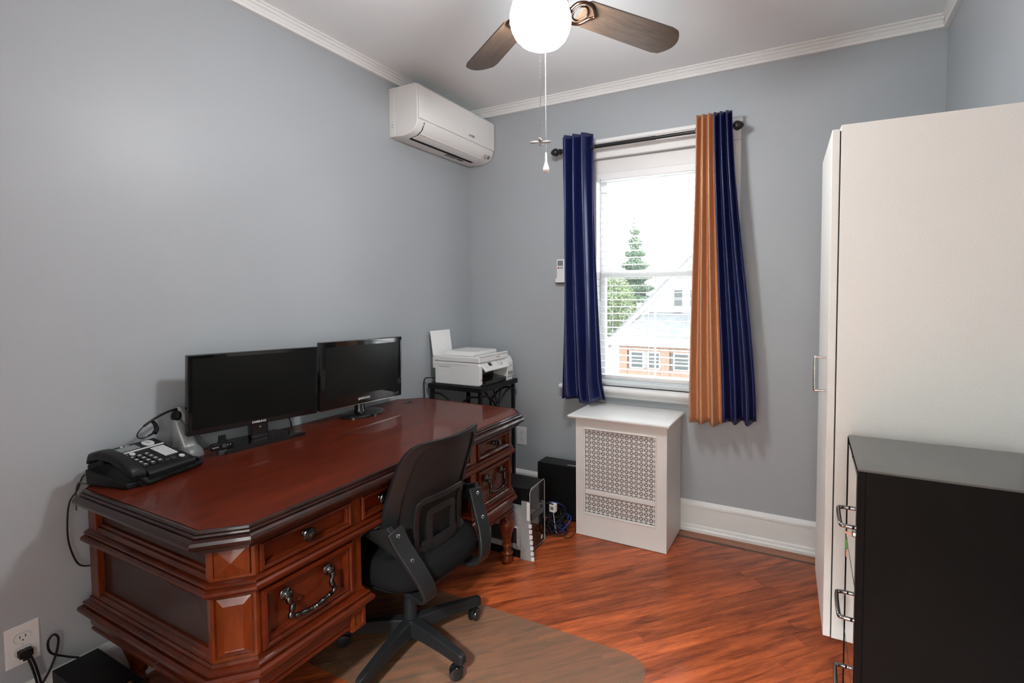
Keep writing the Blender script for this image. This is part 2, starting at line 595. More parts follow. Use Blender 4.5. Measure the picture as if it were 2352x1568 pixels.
def clip(poly, x0, x1, y0, y1):
    for ax, lim, sg in ((0, x0, 1), (0, x1, -1), (1, y0, 1), (1, y1, -1)):
        out = []
        for i in range(len(poly)):
            a = poly[i]; b = poly[(i + 1) % len(poly)]
            da = (a[ax] - lim) * sg; db = (b[ax] - lim) * sg
            if da >= 0:
                out.append(a)
            if da * db < 0:
                t = da / (da - db)
                out.append((a[0] + (b[0] - a[0]) * t, a[1] + (b[1] - a[1]) * t))
        poly = out
        if len(poly) < 3:
            return None
    return poly


PW, GAP = 0.078, 0.00035
c45 = math.sqrt(0.5)
row = 0
d = -3.2
while d < 3.4:
    s0 = -1.2 - random.random() * 1.3
    while s0 < 5.0:
        ln = 1.0 + random.random() * 1.2
        q = []
        for s_, t_ in ((s0 + GAP, d + GAP), (s0 + ln - GAP, d + GAP), (s0 + ln - GAP, d + PW - GAP), (s0 + GAP, d + PW - GAP)):
            q.append((c45 * s_ - c45 * t_, c45 * s_ + c45 * t_))
        q = clip(q, 0.0, RX - 0.0, RY0, RY1 - BORDER)
        if q and abs(sum(q[i][0] * q[(i + 1) % len(q)][1] - q[(i + 1) % len(q)][0] * q[i][1] for i in range(len(q)))) > 0.002:
            obj('floor_board', B().prism(q, 'z', -0.012, random.uniform(-0.0004, 0.0002)), 'floor_wood', floor)
        s0 += ln
    d += PW
# border strips along the back wall
x = 0.0
for k, (ya, yb, mm) in enumerate(((RY1 - BORDER + GAP, RY1 - BORDER + 0.018, 'floor_inlay'), (RY1 - BORDER + 0.02, RY1 - 0.052, 'floor_border'), (RY1 - 0.050, RY1, 'floor_border'))):
    x = -random.random() * 0.5
    while x < RX:
        ln = 0.9 + random.random() * 0.7
        a, b_ = max(0, x + GAP), min(RX, x + ln - GAP)
        if b_ - a > 0.02:
            obj('border_board', B().box(a, b_, ya, yb, -0.012, 0.0), mm, floor)
        x += ln

# crown trim: flat ribbed strip under the ceiling
crown = [(0.0, 2.725), (0.020, 2.725), (0.020, 2.739), (0.012, 2.743), (0.018, 2.747), (0.018, 2.757), (0.012, 2.761), (0.022, 2.766), (0.022, 2.776), (0.016, 2.779), (0.026, 2.783), (0.026, 2.79), (0.0, 2.79)]


def run_profile(name, prof, wall, a, b):
    """prof (distance from wall, z); wall 'l','r','b','f'; along the wall from a to b, as solid prism"""
    g = B()
    def P(dz, t):
        dd, z = dz
        return {'l': (dd, t, z), 'r': (RX - dd, t, z), 'b': (t, RY1 - dd, z), 'f': (t, RY0 + dd, z)}[wall]
    g.loft([[P(p, a) for p in prof], [P(p, b) for p in prof]])
    return struct(name, g, 'trim_white')


run_profile('trim_1', crown, 'l', RY0, RY1)
run_profile('trim_2', crown, 'b', 0.02, RX - 0.02)
run_profile('trim_3', crown, 'r', RY0, RY1)
run_profile('trim_4', crown, 'f', 0.02, RX - 0.02)
struct('trim_5', B().box(DX0 - 0.09, DX0, RY0, RY0 + 0.02, 0, DZ + 0.09).box(DX1, DX1 + 0.09, RY0, RY0 + 0.02, 0, DZ + 0.09).box(DX0, DX1, RY0, RY0 + 0.02, DZ, DZ + 0.09), 'trim_white')
base = [(0, 0), (0.028, 0), (0.028, 0.016), (0.022, 0.024), (0.020, 0.036), (0.016, 0.044), (0.016, 0.150), (0.019, 0.153), (0.019, 0.166), (0.012, 0.178), (0.004, 0.186), (0, 0.186)]
run_profile('baseboard_back', base, 'b', 0.02, RX)
run_profile('baseboard_left', base, 'l', RY0, RY1)
run_profile('baseboard_right', base, 'r', RY0, RY1)
run_profile('baseboard_front', base, 'f', 0.03, DX0 - 0.09)

# ------------------------------------------------------------------ window
win = thing('window_1', (1.36, RY1, WZ0), '', '')
del win['label'], win['category']
win['kind'] = 'structure'
CT = 0.022
g = B()
obj('side_casing', B().box(0.803, WX0 + 0.004, RY1 - CT, RY1, WZ0, WZ1 - 0.001), 'trim_white', win, bevel=0.003)
obj('side_casing', B().box(WX1 - 0.004, 1.922, RY1 - CT, RY1, WZ0, WZ1 - 0.001), 'trim_white', win, bevel=0.003)
obj('head_casing', B().box(0.803, 1.922, RY1 - CT, RY1, WZ1, 2.43), 'trim_white', win, bevel=0.003)
obj('head_moulding', B().box(0.792, 1.933, RY1 - 0.034, RY1, 2.418, 2.442), 'trim_white', win, bevel=0.005)
st = B().prism([(RY1 + 0.06, 0.845), (RY1 - 0.055, 0.845), (RY1 - 0.066, 0.838), (RY1 - 0.068, 0.828), (RY1 - 0.064, 0.818), (RY1 - 0.054, 0.814), (RY1 + 0.06, 0.814)], 'x', 0.775, 1.95)
obj('window_stool', st, 'trim_white', win)
obj('apron', B().prism([(RY1, 0.814), (RY1 - 0.035, 0.814), (RY1 - 0.028, 0.800), (RY1 - 0.018, 0.792), (RY1 - 0.016, 0.775), (RY1, 0.775)], 'x', 0.81, 1.915), 'trim_white', win)
# jamb liner
JX0, JX1, JZ1 = 1.012, 1.713, 2.237
jb = B()
jb.box(WX0, JX0, RY1 + 0.03, RY1 + 0.15, WZ0, WZ1).box(JX1, WX1, RY1 + 0.03, RY1 + 0.15, WZ0, WZ1).box(JX0, JX1, RY1 + 0.03, RY1 + 0.15, JZ1, WZ1)
obj('jamb_liner', jb, 'trim_white', win, bevel=0.002)
obj('inner_sill', B().prism([(RY1 + 0.03, 0.845), (RY1 + 0.03, 0.862), (RY1 + 0.15, 0.872), (RY1 + 0.15, 0.845)], 'x', JX0, JX1), 'vinyl_white', win)


def sash(name, z0, z1, yy):
    g = B()
    t = 0.042
    g.box(JX0, JX0 + t, yy, yy + 0.03, z0, z1).box(JX1 - t, JX1, yy, yy + 0.03, z0, z1)
    g.box(JX0 + t, JX1 - t, yy, yy + 0.03, z0, z0 + t).box(JX0 + t, JX1 - t, yy, yy + 0.03, z1 - t, z1)
    o = obj(name, g, 'vinyl_white', win)
    obj('pane', B().box(JX0 + t, JX1 - t, yy + 0.012, yy + 0.016, z0 + t, z1 - t), 'pane_glass', o)
    xm = 1.395
    obj('muntin', B().box(xm - 0.005, xm + 0.005, yy + 0.008, yy + 0.012, z0 + t, z1 - t), 'vinyl_white', o)
    return o


sash('lower_sash', 0.872, 1.60, RY1 + 0.085)
sash('upper_sash', 1.565, 2.237, RY1 + 0.118)

# ------------------------------------------------------------------ blind
bl = thing('venetian_blind', (1.36, RY1 + 0.045, 0.885), 'white horizontal slat blind lowered inside the window with open slats', 'blind')
BY = RY1 + 0.046
obj('head_rail', B().box(JX0 + 0.004, JX1 - 0.004, BY - 0.026, BY + 0.026, 2.19, 2.235), 'blind_white', bl, bevel=0.003)
obj('bottom_rail', B().box(JX0 + 0.008, JX1 - 0.008, BY - 0.025, BY + 0.025, 0.893, 0.915), 'blind_white', bl, bevel=0.004)
sl0 = None
z = 0.958
while z < 2.185:
    if sl0 is None:
        g = B()
        prof = [(-0.024, -0.0022), (-0.008, 0.0010), (0.008, 0.0012), (0.024, -0.0012), (0.024, -0.0032), (0.008, -0.0008), (-0.008, -0.0010), (-0.024, -0.0042)]
        g.loft([[(xx, BY + p[0], z + p[1]) for p in prof] for xx in (JX0 + 0.010, JX1 - 0.010)])
        sl0 = obj('slat', g, 'blind_white', bl)
    else:
        c = sl0.copy(); COL.objects.link(c); c.parent = bl; c.location = (0, 0, z - 0.958)
    z += 0.0455
for xx in (JX0 + 0.10, JX1 - 0.10, 1.36):
    g = B()
    for yy in (-0.0255, 0.0255):
        g.cyl((xx, BY + yy, 0.90), (xx, BY + yy, 2.20), 0.0009, 5)
    obj('ladder_cord', g, 'blind_white', bl)
g = B().cyl((JX0 + 0.035, BY - 0.03, 1.40), (JX0 + 0.035, BY - 0.03, 2.20), 0.004, 8)
obj('tilt_wand', g, 'clear_plastic', bl, smooth=60)
g = B().cyl((JX1 - 0.055, BY - 0.03, 1.15), (JX1 - 0.055, BY - 0.03, 2.20), 0.0013, 6).lathe([(0.002, 0), (0.006, 0.006), (0.006, 0.02), (0.002, 0.03)], (JX1 - 0.055, BY - 0.03, 1.12), Z, 10)
obj('pull_cord', g, 'blind_white', bl, smooth=60)

# ------------------------------------------------------------------ curtain rod and curtains
RODY, RODZ = 2.885, 2.375
rod = thing('curtain_rod', (1.35, RODY, RODZ), 'black metal curtain rod with pointed finials above the window', 'curtain rod')
obj('rod', B().cyl((0.835, RODY, RODZ), (1.45, RODY, RODZ), 0.0125, 16), 'rod_black', rod, smooth=40)
obj('rod', B().cyl((1.43, RODY, RODZ), (1.87, RODY, RODZ), 0.0105, 16), 'rod_black', rod, smooth=40)
fin = [(0.0125, 0), (0.016, 0.006), (0.016, 0.012), (0.010, 0.018), (0.019, 0.026), (0.019, 0.034), (0.011, 0.040), (0.020, 0.048), (0.026, 0.058), (0.026, 0.066), (0.020, 0.082), (0.011, 0.094), (0, 0.100)]
obj('finial', B().lathe(fin, (0.845, RODY, RODZ), -X, 18), 'rod_black', rod, smooth=40)
obj('finial', B().lathe(fin, (1.848, RODY, RODZ), X, 18), 'rod_black', rod, smooth=40)
for xx in (0.868, 1.842):
    obj('bracket', B().box(xx - 0.008, xx + 0.008, RODY, RY1 - 0.001, RODZ - 0.028, RODZ - 0.012).box(xx - 0.012, xx + 0.012, RY1 - 0.026, RY1 - 0.0225, RODZ - 0.05, RODZ + 0.03), 'rod_black', rod)


def curtain_sheet(fx, fy, z0f, z1f, nu, nv):
    """fx(u,v), fy(u,v): v=0 top, 1 bottom"""
    g = B()
    rows = []
    for j in range(nv + 1):
        v = j / nv
        r = []
        for i in range(nu + 1):
            u = i / nu
            zt = z1f(u); zb = z0f(u)
            r.append(g.bm.verts.new((fx(u, v), fy(u, v), zt + (zb - zt) * v)))
        rows.append(r)
    for a, b in zip(rows, rows[1:]):
        for i in range(nu):
            g.bm.faces.new((a[i], a[i + 1], b[i + 1], b[i]))
    return g


def sm(a, b, t):
    t = max(0, min(1, t)); t = t * t * (3 - 2 * t)
    return a + (b - a) * t


# left curtain: four soft folds, the last panel turned to the window
cl = thing('curtain', (0.96, RODY, 0.76), 'navy blue satin curtain hanging left of the window, beside the wall remote', 'curtain')
fl = lambda u, v: 0.850 + u * sm(0.212, 0.268, v * 1.1 - 0.1) + 0.012 * math.sin(u * 9 + v * 4) * v + (0.02 * (v - 0.93) / 0.07 * u if v > 0.93 else 0)
fyl = lambda u, v: RODY - sm(0.052, 0.0, (u - 0.80) / 0.2) + (0.036 - 0.008 * v) * math.sin(u * 2 * PI * 3.6 + 0.6 + 0.7 * math.sin(v * 3.1) * v) + 0.006 * math.sin(u * 31 + v * 5) * v
obj('curtain_panel', curtain_sheet(fl, fyl, lambda u: 0.765 + 0.012 * math.sin(u * 8), lambda u: 2.452 + 0.006 * math.sin(u * 2 * PI * 3.6 + 0.6), 96, 60), 'navy_satin', cl, smooth=180, solid=0.0025)
for u in (0.95,):
    px = fl(u, 0.045)
    py = fyl(u, 0.045)
    dy = (fyl(u + 0.005, 0.045) - fyl(u - 0.005, 0.045)); dx = fl(u + 0.005, 0.045) - fl(u - 0.005, 0.045)
    n = Vector((dy, -dx, 0)).normalized(); tt = Vector((dx, dy, 0)).normalized()
    pts = [Vector((px, RODY, RODZ)) + (tt * math.cos(a) + Z * math.sin(a)) * 0.021 for a in [2 * PI * k / 20 for k in range(20)]]
    obj('grommet', B().tube(pts, 0.0034, 6, closed=True), 'dark_chrome', cl, smooth=180)

# right curtain: gold strip sewn to a navy strip, spreading towards the hem
cr = thing('curtain', (1.84, RODY, 0.70), 'two-tone satin curtain right of the window, gold strip beside navy strip', 'curtain')
def rw(u, v):
    xl = sm(1.690, 1.655, v); xr = sm(1.888, 2.035, v * 0.85 + 0.08)
    return xl + (xr - xl) * u
def fyr(u, v):
    ph = u * 2 * PI * 6.2 + 0.5 * math.sin(v * 2.6 + u * 3) * v
    return RODY - sm(0.0, 0.046, u / 0.06) + (0.027 + 0.006 * v) * math.sin(ph + 2.2) + 0.005 * math.sin(u * 40 + v * 6) * v
zr1 = lambda u: 2.448 + 0.006 * math.sin(u * 2 * PI * 6.2 + 2.2)
SP = 0.525
obj('gold_panel', curtain_sheet(lambda u, v: rw(u * SP, v), lambda u, v: fyr(u * SP, v), lambda u: 0.705 + 0.006 * math.sin(u * 14), lambda u: zr1(u * SP), 80, 60), 'gold_satin', cr, smooth=180, solid=0.0025, label='gold satin strip of the curtain')
obj('navy_panel', curtain_sheet(lambda u, v: rw(SP + u * (1 - SP), v), lambda u, v: fyr(SP + u * (1 - SP), v), lambda u: 0.722 + 0.014 * u + 0.008 * math.sin(u * 14), lambda u: zr1(SP + u * (1 - SP)), 80, 60), 'navy_satin', cr, smooth=180, solid=0.0025, label='navy satin strip of the curtain')
for u in (0.02,):
    px = rw(u, 0.04)
    pts = [Vector((px, RODY, RODZ)) + (Vector((0.35, 0.94, 0)) * math.cos(a) + Z * math.sin(a)) * 0.021 for a in [2 * PI * k / 20 for k in range(20)]]
    obj('grommet', B().tube(pts, 0.0034, 6, closed=True), 'dark_chrome', cr, smooth=180)

# ------------------------------------------------------------------ ceiling fan
FX, FY, FZ = 1.430, 1.525, 2.47
fan = thing('ceiling_fan', (FX, FY, RZ), 'brown ceiling fan with a glowing white globe light and pull chains', 'ceiling fan')
obj('canopy', B().lathe([(0.0, 0.0), (0.075, 0.0), (0.075, -0.015), (0.06, -0.045), (0.02, -0.06), (0, -0.06)], (FX, FY, RZ), Z, 28), 'bronze', fan, smooth=40)
obj('downrod', B().cyl((FX, FY, RZ - 0.14), (FX, FY, RZ - 0.05), 0.013, 16), 'bronze', fan, smooth=40)
obj('motor_housing', B().lathe([(0, 0.17), (0.03, 0.17), (0.06, 0.155), (0.105, 0.13), (0.115, 0.10), (0.115, 0.06), (0.09, 0.03), (0.07, 0.02), (0.06, 0.0), (0.06, -0.03), (0, -0.03)], (FX, FY, FZ + 0.01), Z, 32), 'bronze', fan, smooth=40)
obj('light_fitter', B().lathe([(0, 0), (0.075, 0), (0.098, -0.008), (0.098, -0.016), (0, -0.016)], (FX, FY, FZ - 0.010), Z, 32), 'bronze', fan, smooth=40)
gl = [(0.092, 0), (0.101, -0.016), (0.106, -0.036), (0.106, -0.058), (0.101, -0.081), (0.090, -0.104), (0.072, -0.123), (0.047, -0.136), (0.022, -0.142), (0, -0.143)]
obj('globe', B().lathe([(0, 0)] + gl, (FX, FY, FZ - 0.026), Z, 40), 'globe_glass', fan, smooth=180)
for k in range(4):
    a = R(147 + 90 * k)
    ca, sa = math.cos(a), math.sin(a)
    rad = Vector((ca, sa, 0)); tan = Vector((-sa, ca, 0))
    tn = (tan * math.cos(R(13)) - Z * math.sin(R(13)))
    nn = rad.cross(tn)
    o0 = Vector((FX, FY, FZ))
    outl = []
    W0, W1 = 0.060, 0.072
    outl += [(0.165, -W0 + 0.012), (0.18, -W0), (0.55, -W1), (0.582, -W1 + 0.006)]
    for q in range(9):
        t = -1 + q / 4
        outl.append((0.588 + 0.034 * (1 - t * t), t * (W1 - 0.010)))
    outl += [(0.582, W1 - 0.006), (0.55, W1), (0.18, W0), (0.165, W0 - 0.012)]
    lo = [o0 + rad * p[0] + tn * p[1] - nn * 0.003 for p in outl]
    hi = [o0 + rad * p[0] + tn * p[1] + nn * 0.003 for p in outl]
    bl_ = obj('blade', B().loft([lo, hi]), 'fan_wood', fan)
    # rotate the wood grain with the blade: bake the blade's own frame into the object
    Mx = Matrix.Translation(bl_.matrix_basis.translation) @ Matrix.Rotation(a, 4, 'Z')
    bl_.data.transform(Mx.inverted())
    bl_.matrix_basis = Mx
    g = B()
    P = lambda r, t, h=0.0: o0 + rad * r + tn * t - nn * (0.006 + h)
    g.tube(catmull([P(0.05, 0, -0.012), P(0.09, 0, 0), P(0.125, 0, 0.002)], 5), 0.010, 8)
    lp = catmull([P(0.12, 0), P(0.128, 0.035), P(0.155, 0.052), P(0.185, 0.044), P(0.205, 0.012), P(0.222, -0.006), P(0.205, -0.030), P(0.185, -0.046), P(0.155, -0.052), P(0.128, -0.035), P(0.12, 0)], 5)
    g.tube(lp, 0.006, 8)
    lp = catmull([P(0.135, 0), P(0.145, 0.026), P(0.168, 0.034), P(0.188, 0.010), P(0.188, -0.012), P(0.168, -0.034), P(0.145, -0.026), P(0.135, 0)], 5)
    g.tube(lp, 0.0035, 6)
    obj('blade_arm', g, 'bronze', fan, smooth=180)


def chain(name, x, y, z0, z1, r):
    g = B().cyl((x, y, z0), (x, y, z1), r * 0.45, 5)
    z = z0
    while z < z1:
        g.lathe([(0, 0), (r, r), (0, 2 * r)], (x, y, z), Z, 6)
        z += r * 2.6
    return obj(name, g, 'silver_plastic', fan, smooth=180)


CX1, CY1 = 1.496, 1.402
chain('pull_chain', CX1, CY1, 1.945, FZ - 0.03, 0.0020)
obj('chain_stem', B().cyl((CX1, CY1, FZ - 0.032), (FX + 0.03, FY - 0.05, FZ - 0.028), 0.003, 6), 'bronze', fan)
g = B().sphere((CX1, CY1, 1.941), 0.007).sphere((CX1, CY1, 1.931), 0.006)
for k in range(4):
    a = R(20 + 90 * k)
    g.tube([(CX1, CY1, 1.937), (CX1 + 0.02 * math.cos(a), CY1 + 0.02 * math.sin(a), 1.937 + 0.004 * (k % 2)), (CX1 + 0.034 * math.cos(a), CY1 + 0.034 * math.sin(a), 1.937)], 0.003, 6, rr=[0.002, 0.0045, 0.003])
obj('fan_finial', g, 'silver_plastic', fan, smooth=180, label='small fan-shaped chain end')
CX2, CY2 = 1.398, 1.618
chain('pull_chain', CX2, CY2, 1.965, FZ - 0.03, 0.0019)
obj('chain_stem', B().cyl((CX2, CY2, FZ - 0.032), (FX - 0.02, FY + 0.06, FZ - 0.028), 0.003, 6), 'bronze', fan)
obj('teardrop_pull', B().lathe([(0.0028, 0.075), (0.0035, 0.045), (0.006, 0.036), (0.0115, 0.018), (0.0120, 0.010), (0.008, 0.002), (0, 0)], (CX2, CY2, 1.896), Z, 16), 'white_plastic', fan, smooth=180)

# ------------------------------------------------------------------ wall air conditioner
AY0, AY1, AZ0, AZ1, AD = 2.218, 2.986, 2.393, 2.683, 0.232
ac = thing('air_conditioner', (0, (AY0 + AY1) / 2, AZ0), 'white wall-mounted air conditioner high in the corner above the printer', 'air conditioner')
back = [(0.001, AZ0), (0.03, AZ0), (0.055, AZ0 + 0.0), (0.055, AZ1), (0.001, AZ1)]
obj('back_plate', B().prism([(0.001, AZ0 + 0.002), (0.048, AZ0 + 0.002), (0.048, AZ1), (0.006, AZ1), (0.001, AZ1 - 0.008)], 'y', AY0 - 0.001, AY1), 'ac_white', ac, bevel=0.002)
bodyp = [(0.049, AZ0), (0.110, AZ0 - 0.002), (0.165, AZ0 + 0.008), (0.200, AZ0 + 0.030), (0.218, AZ0 + 0.062), (0.222, AZ0 + 0.080), (0.222, AZ1 - 0.012), (0.206, AZ1), (0.049, AZ1)]
obj('body', B().prism(bodyp, 'y', AY0, AY1), 'ac_white', ac, bevel=0.004, smooth=35)
obj('front_panel', B().prism([(0.2225, AZ0 + 0.086), (0.233, AZ0 + 0.088), (0.234, AZ1 - 0.018), (0.222, AZ1 - 0.003), (0.2225, AZ1 - 0.02)], 'y', AY0 + 0.003, AY1 - 0.003), 'ac_white', ac, bevel=0.003)
# outlet slot and louvre
obj('air_slot', B().prism([(0.108, AZ0 - 0.0026), (0.170, AZ0 + 0.0075), (0.203, AZ0 + 0.031), (0.2235, AZ0 + 0.074), (0.19, AZ0 + 0.06), (0.12, AZ0 + 0.02)], 'y', AY0 + 0.055, AY1 - 0.105), 'radiator_dark', ac)
arc = [(0.128, AZ0 - 0.004), (0.160, AZ0 + 0.001), (0.188, AZ0 + 0.014), (0.208, AZ0 + 0.033), (0.222, AZ0 + 0.058), (0.226, AZ0 + 0.072)]
g = B().prism(arc + [(p[0] - 0.004, p[1] + 0.004) for p in arc[::-1]], 'y', AY0 + 0.060, AY1 - 0.110)
lou = obj('louvre', g, 'ac_white', ac, smooth=40)
obj('louvre_rib', B().tube([(0.190, AY0 + 0.062, AZ0 + 0.0125), (0.190, AY1 - 0.112, AZ0 + 0.0125)], 0.0025, 6), 'ac_white', lou)
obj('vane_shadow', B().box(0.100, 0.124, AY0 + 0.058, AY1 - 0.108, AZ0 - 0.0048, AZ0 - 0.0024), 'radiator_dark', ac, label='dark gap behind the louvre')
obj('sticker', B().box(0.06, 0.095, AY0 + 0.42, AY0 + 0.53, AZ0 - 0.0035, AZ0 - 0.0016), 'grey_plastic', ac, label='grey warning sticker')
obj('sticker', B().box(0.065, 0.085, AY0 + 0.545, AY0 + 0.60, AZ0 - 0.0035, AZ0 - 0.0016), 'ink', ac, label='small dark warning sticker')
obj('receiver_window', B().obox((0.209, AY1 - 0.045, AZ0 + 0.034), Y, Vector((0.55, 0, 0.83)), Vector((0.83, 0, -0.55)), 0.011, 0.012, 0.003), 'grey_plastic', ac)
for k in range(3):
    obj('indicator', B().obox((0.213 - 0.006 * k, AY1 - 0.085 + 0.004 * k, AZ0 + 0.040 - 0.009 * k), Y, Vector((0.55, 0, 0.83)), Vector((0.83, 0, -0.55)), 0.010, 0.0012, 0.0028), 'ink', ac)
Mlog = frame((0.2348, AY1 - 0.255, AZ0 + 0.118), Y, Z)
# three-diamond emblem and lettering
g = B()
for dx, dz in ((0, 0.0052), (-0.0048, -0.003), (0.0048, -0.003)):
    c = Vector((0.2345, AY1 - 0.292 + dx, AZ0 + 0.118 + dz))
    g.loft([[c + Y * a + Z * b + X * h for a, b in ((0, 0.005), (-0.003, 0), (0, -0.005), (0.003, 0))] for h in (0, 0.0006)])
obj('emblem', g, 'ink', ac)
text('logo', 'MITSUBISHI\nELECTRIC', 0.0085, frame((0.2346, AY1 - 0.258, AZ0 + 0.119), Y, Z), 'ink', ac)
for k in range(2):
    obj('side_clip', B().box(0.020, 0.034, AY0 - 0.0016, AY0, AZ0 + 0.055 + 0.016 * k, AZ0 + 0.058 + 0.016 * k), 'grey_plastic', ac)

# ------------------------------------------------------------------ tall white wardrobe
WR = R(2.3)
wa = thing('wardrobe', (2.340, 1.847, 0), 'tall white melamine wardrobe standing against the right wall', 'wardrobe', WR)


def wbox(x0, x1, y0, y1, z0, z1):
    g = B()
    g.box(x0, x1, y0, y1, z0, z1)
    g.bm.transform(world_T(wa))
    return g


obj('side_panel', wbox(0.026, 0.518, 0.0, 0.018, 0.276, 1.993), 'melamine', wa, bevel=0.001)
obj('side_panel', wbox(0.026, 0.440, 0.430, 0.448, 0.276, 1.993), 'melamine', wa, bevel=0.001)
obj('top_panel', wbox(0.026, 0.440, 0.018, 0.430, 1.975, 1.993), 'melamine', wa)
obj('bottom_panel', wbox(0.026, 0.440, 0.018, 0.430, 0.276, 0.294), 'melamine', wa)
obj('back_panel', wbox(0.434, 0.440, 0.018, 0.430, 0.294, 1.975), 'melamine', wa)
obj('plinth', wbox(0.130, 0.430, 0.090, 0.400, 0.0, 0.276), 'melamine_dark', wa)
obj('door_gap', wbox(0.0225, 0.026, 0.003, 0.445, 0.284, 1.975), 'melamine_dark', wa)
dr = obj('door', wbox(0.0, 0.0222, 0.0, 0.448, 0.278, 1.981), 'melamine', wa, bevel=0.0015)
Tw = world_T(wa)
hp = catmull([(0.0, 0.065, 1.225), (-0.030, 0.065, 1.225), (-0.036, 0.065, 1.218), (-0.036, 0.065, 1.116), (-0.030, 0.065, 1.109), (0.0, 0.065, 1.109)], 4)
obj('door_handle', B().tube([Tw @ p for p in hp], 0.0042, 8), 'chrome', dr, smooth=60)

# ------------------------------------------------------------------ black filing cabinet
FC = thing('filing_cabinet', (2.60, 1.597, 0), 'black three-drawer metal filing cabinet in the right foreground', 'filing cabinet')
CX0, CX1_, CYa, CYb, CZ = 2.398, 2.850, 1.427, 1.767, 1.0
g = B().box(CX0 + 0.016, CX1_, CYa, CYb, 0.012, CZ - 0.005)
obj('body', g, 'cabinet_black', FC, bevel=0.003)
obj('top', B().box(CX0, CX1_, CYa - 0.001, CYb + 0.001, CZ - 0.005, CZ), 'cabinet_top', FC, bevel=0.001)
obj('base', B().box(CX0 + 0.03, CX1_ - 0.02, CYa + 0.01, CYb - 0.01, 0, 0.012), 'cabinet_black', FC)
for k, hz in enumerate((0.805, 0.545, 0.315)):
    zt = (0.975, 0.675, 0.375)[k]
    dw = obj('drawer', B().box(CX0, CX0 + 0.0155, CYa + 0.012, CYb - 0.010, zt - 0.292, zt), 'cabinet_front', FC, bevel=0.002)
    hp = catmull([(CX0, 1.665, hz), (CX0 - 0.022, 1.662, hz), (CX0 - 0.030, 1.648, hz), (CX0 - 0.030, 1.545, hz), (CX0 - 0.022, 1.531, hz), (CX0, 1.528, hz)], 5)
    obj('drawer_pull', B().tube(hp, 0.0058, 10), 'dark_chrome', dw, smooth=180)
obj('front_edge', B().box(CX0 - 0.002, CX0 + 0.016, CYb - 0.009, CYb, 0.012, CZ - 0.0052), 'cabinet_black', FC)
obj('front_edge', B().box(CX0 - 0.0005, CX0 + 0.016, CYa, CYa + 0.011, 0.012, CZ - 0.0052), 'cabinet_black', FC)
lk = obj('lock', B().lathe([(0.009, 0), (0.009, 0.004), (0.006, 0.006), (0, 0.006)], (CX0 + 0.001, 1.50, 0.80), -X, 14), 'chrome', FC, smooth=40)
g = B()
g.box(CX0 - 0.020, CX0 - 0.006, 1.499, 1.501, 0.796, 0.803)
obj('key', g, 'chrome', lk)
kr = thing('key_ring', (CX0 - 0.016, 1.505, 0.745), 'green-capped keys hanging from the lock of the black filing cabinet', 'keys')
obj('ring', B().tube([(CX0 - 0.017 + 0.001 * math.cos(a), 1.503 + 0.010 * math.cos(a), 0.788 + 0.010 * math.sin(a)) for a in [2 * PI * k / 16 for k in range(16)]], 0.001, 5, closed=True), 'chrome', kr)
for k, dy in enumerate((-0.006, 0.008)):
    kk = obj('key', B().box(CX0 - 0.018, CX0 - 0.016, 1.503 + dy - 0.003, 1.503 + dy + 0.003, 0.735, 0.768), 'chrome', kr)
    obj('key_cap', B().obox((CX0 - 0.017, 1.503 + dy, 0.768), X, Y, Z, 0.0025, 0.007, 0.012), 'green_key', kk, bevel=0.002)

# ------------------------------------------------------------------ radiator cover
RA0, RA1, RAF, RAB, RAT = 1.040, 1.594, 2.632, 2.962, 0.712
ra = thing('radiator_cover', (1.317, 2.80, 0), 'cream radiator cover with perforated star grille under the window', 'radiator cover')
GX0, GX1, GZ0, GZ1 = 1.094, 1.532, 0.140, 0.652
g = B().box(RA0, GX0, RAF, RAF + 0.018, 0.003, RAT).box(GX1, RA1, RAF, RAF + 0.018, 0.003, RAT).box(GX0, GX1, RAF, RAF + 0.018, 0.003, GZ0).box(GX0, GX1, RAF, RAF + 0.018, GZ1, RAT)
bmesh.ops.remove_doubles(g.bm, verts=g.bm.verts, dist=1e-5)
obj('front_frame', g, 'radiator_paint', ra)
obj('side_panel', B().box(RA0, RA0 + 0.018, RAF + 0.0182, RAB, 0.003, RAT), 'radiator_paint', ra)
obj('side_panel', B().box(RA1 - 0.018, RA1, RAF + 0.0182, RAB, 0.003, RAT), 'radiator_paint', ra)
obj('base_rail', B().box(RA0 + 0.004, RA1 - 0.004, RAF + 0.004, RAF + 0.03, 0.0, 0.003), 'radiator_dark', ra)
tp = [(RA0 - 0.026, RAF - 0.028), (RA1 + 0.010, RAF - 0.028), (RA1 + 0.010, RAB), (RA0 - 0.026, RAB)]
g = B()
prof = [(-0.004, RAT), (0.004, RAT + 0.002), (0.010, RAT + 0.008), (0.012, RAT + 0.014), (0.010, RAT + 0.019), (0.003, RAT + 0.0225), (-0.004, RAT + 0.0235)]
g.mould(tp, prof)
g.poly([(tp[0][0] + 0.004, tp[0][1] + 0.004, RAT + 0.0235), (tp[1][0] - 0.004, tp[1][1] + 0.004, RAT + 0.0235), (tp[2][0] - 0.004, tp[2][1] - 0.004, RAT + 0.0235), (tp[3][0] + 0.004, tp[3][1] - 0.004, RAT + 0.0235)])
g.poly([(tp[0][0] + 0.004, tp[0][1] + 0.004, RAT), (tp[1][0] - 0.004, tp[1][1] + 0.004, RAT), (tp[2][0] - 0.004, tp[2][1] - 0.004, RAT), (tp[3][0] + 0.004, tp[3][1] - 0.004, RAT)], True)
bmesh.ops.remove_doubles(g.bm, verts=g.bm.verts, dist=1e-5)
obj('top', g, 'trim_white', ra, smooth=30)
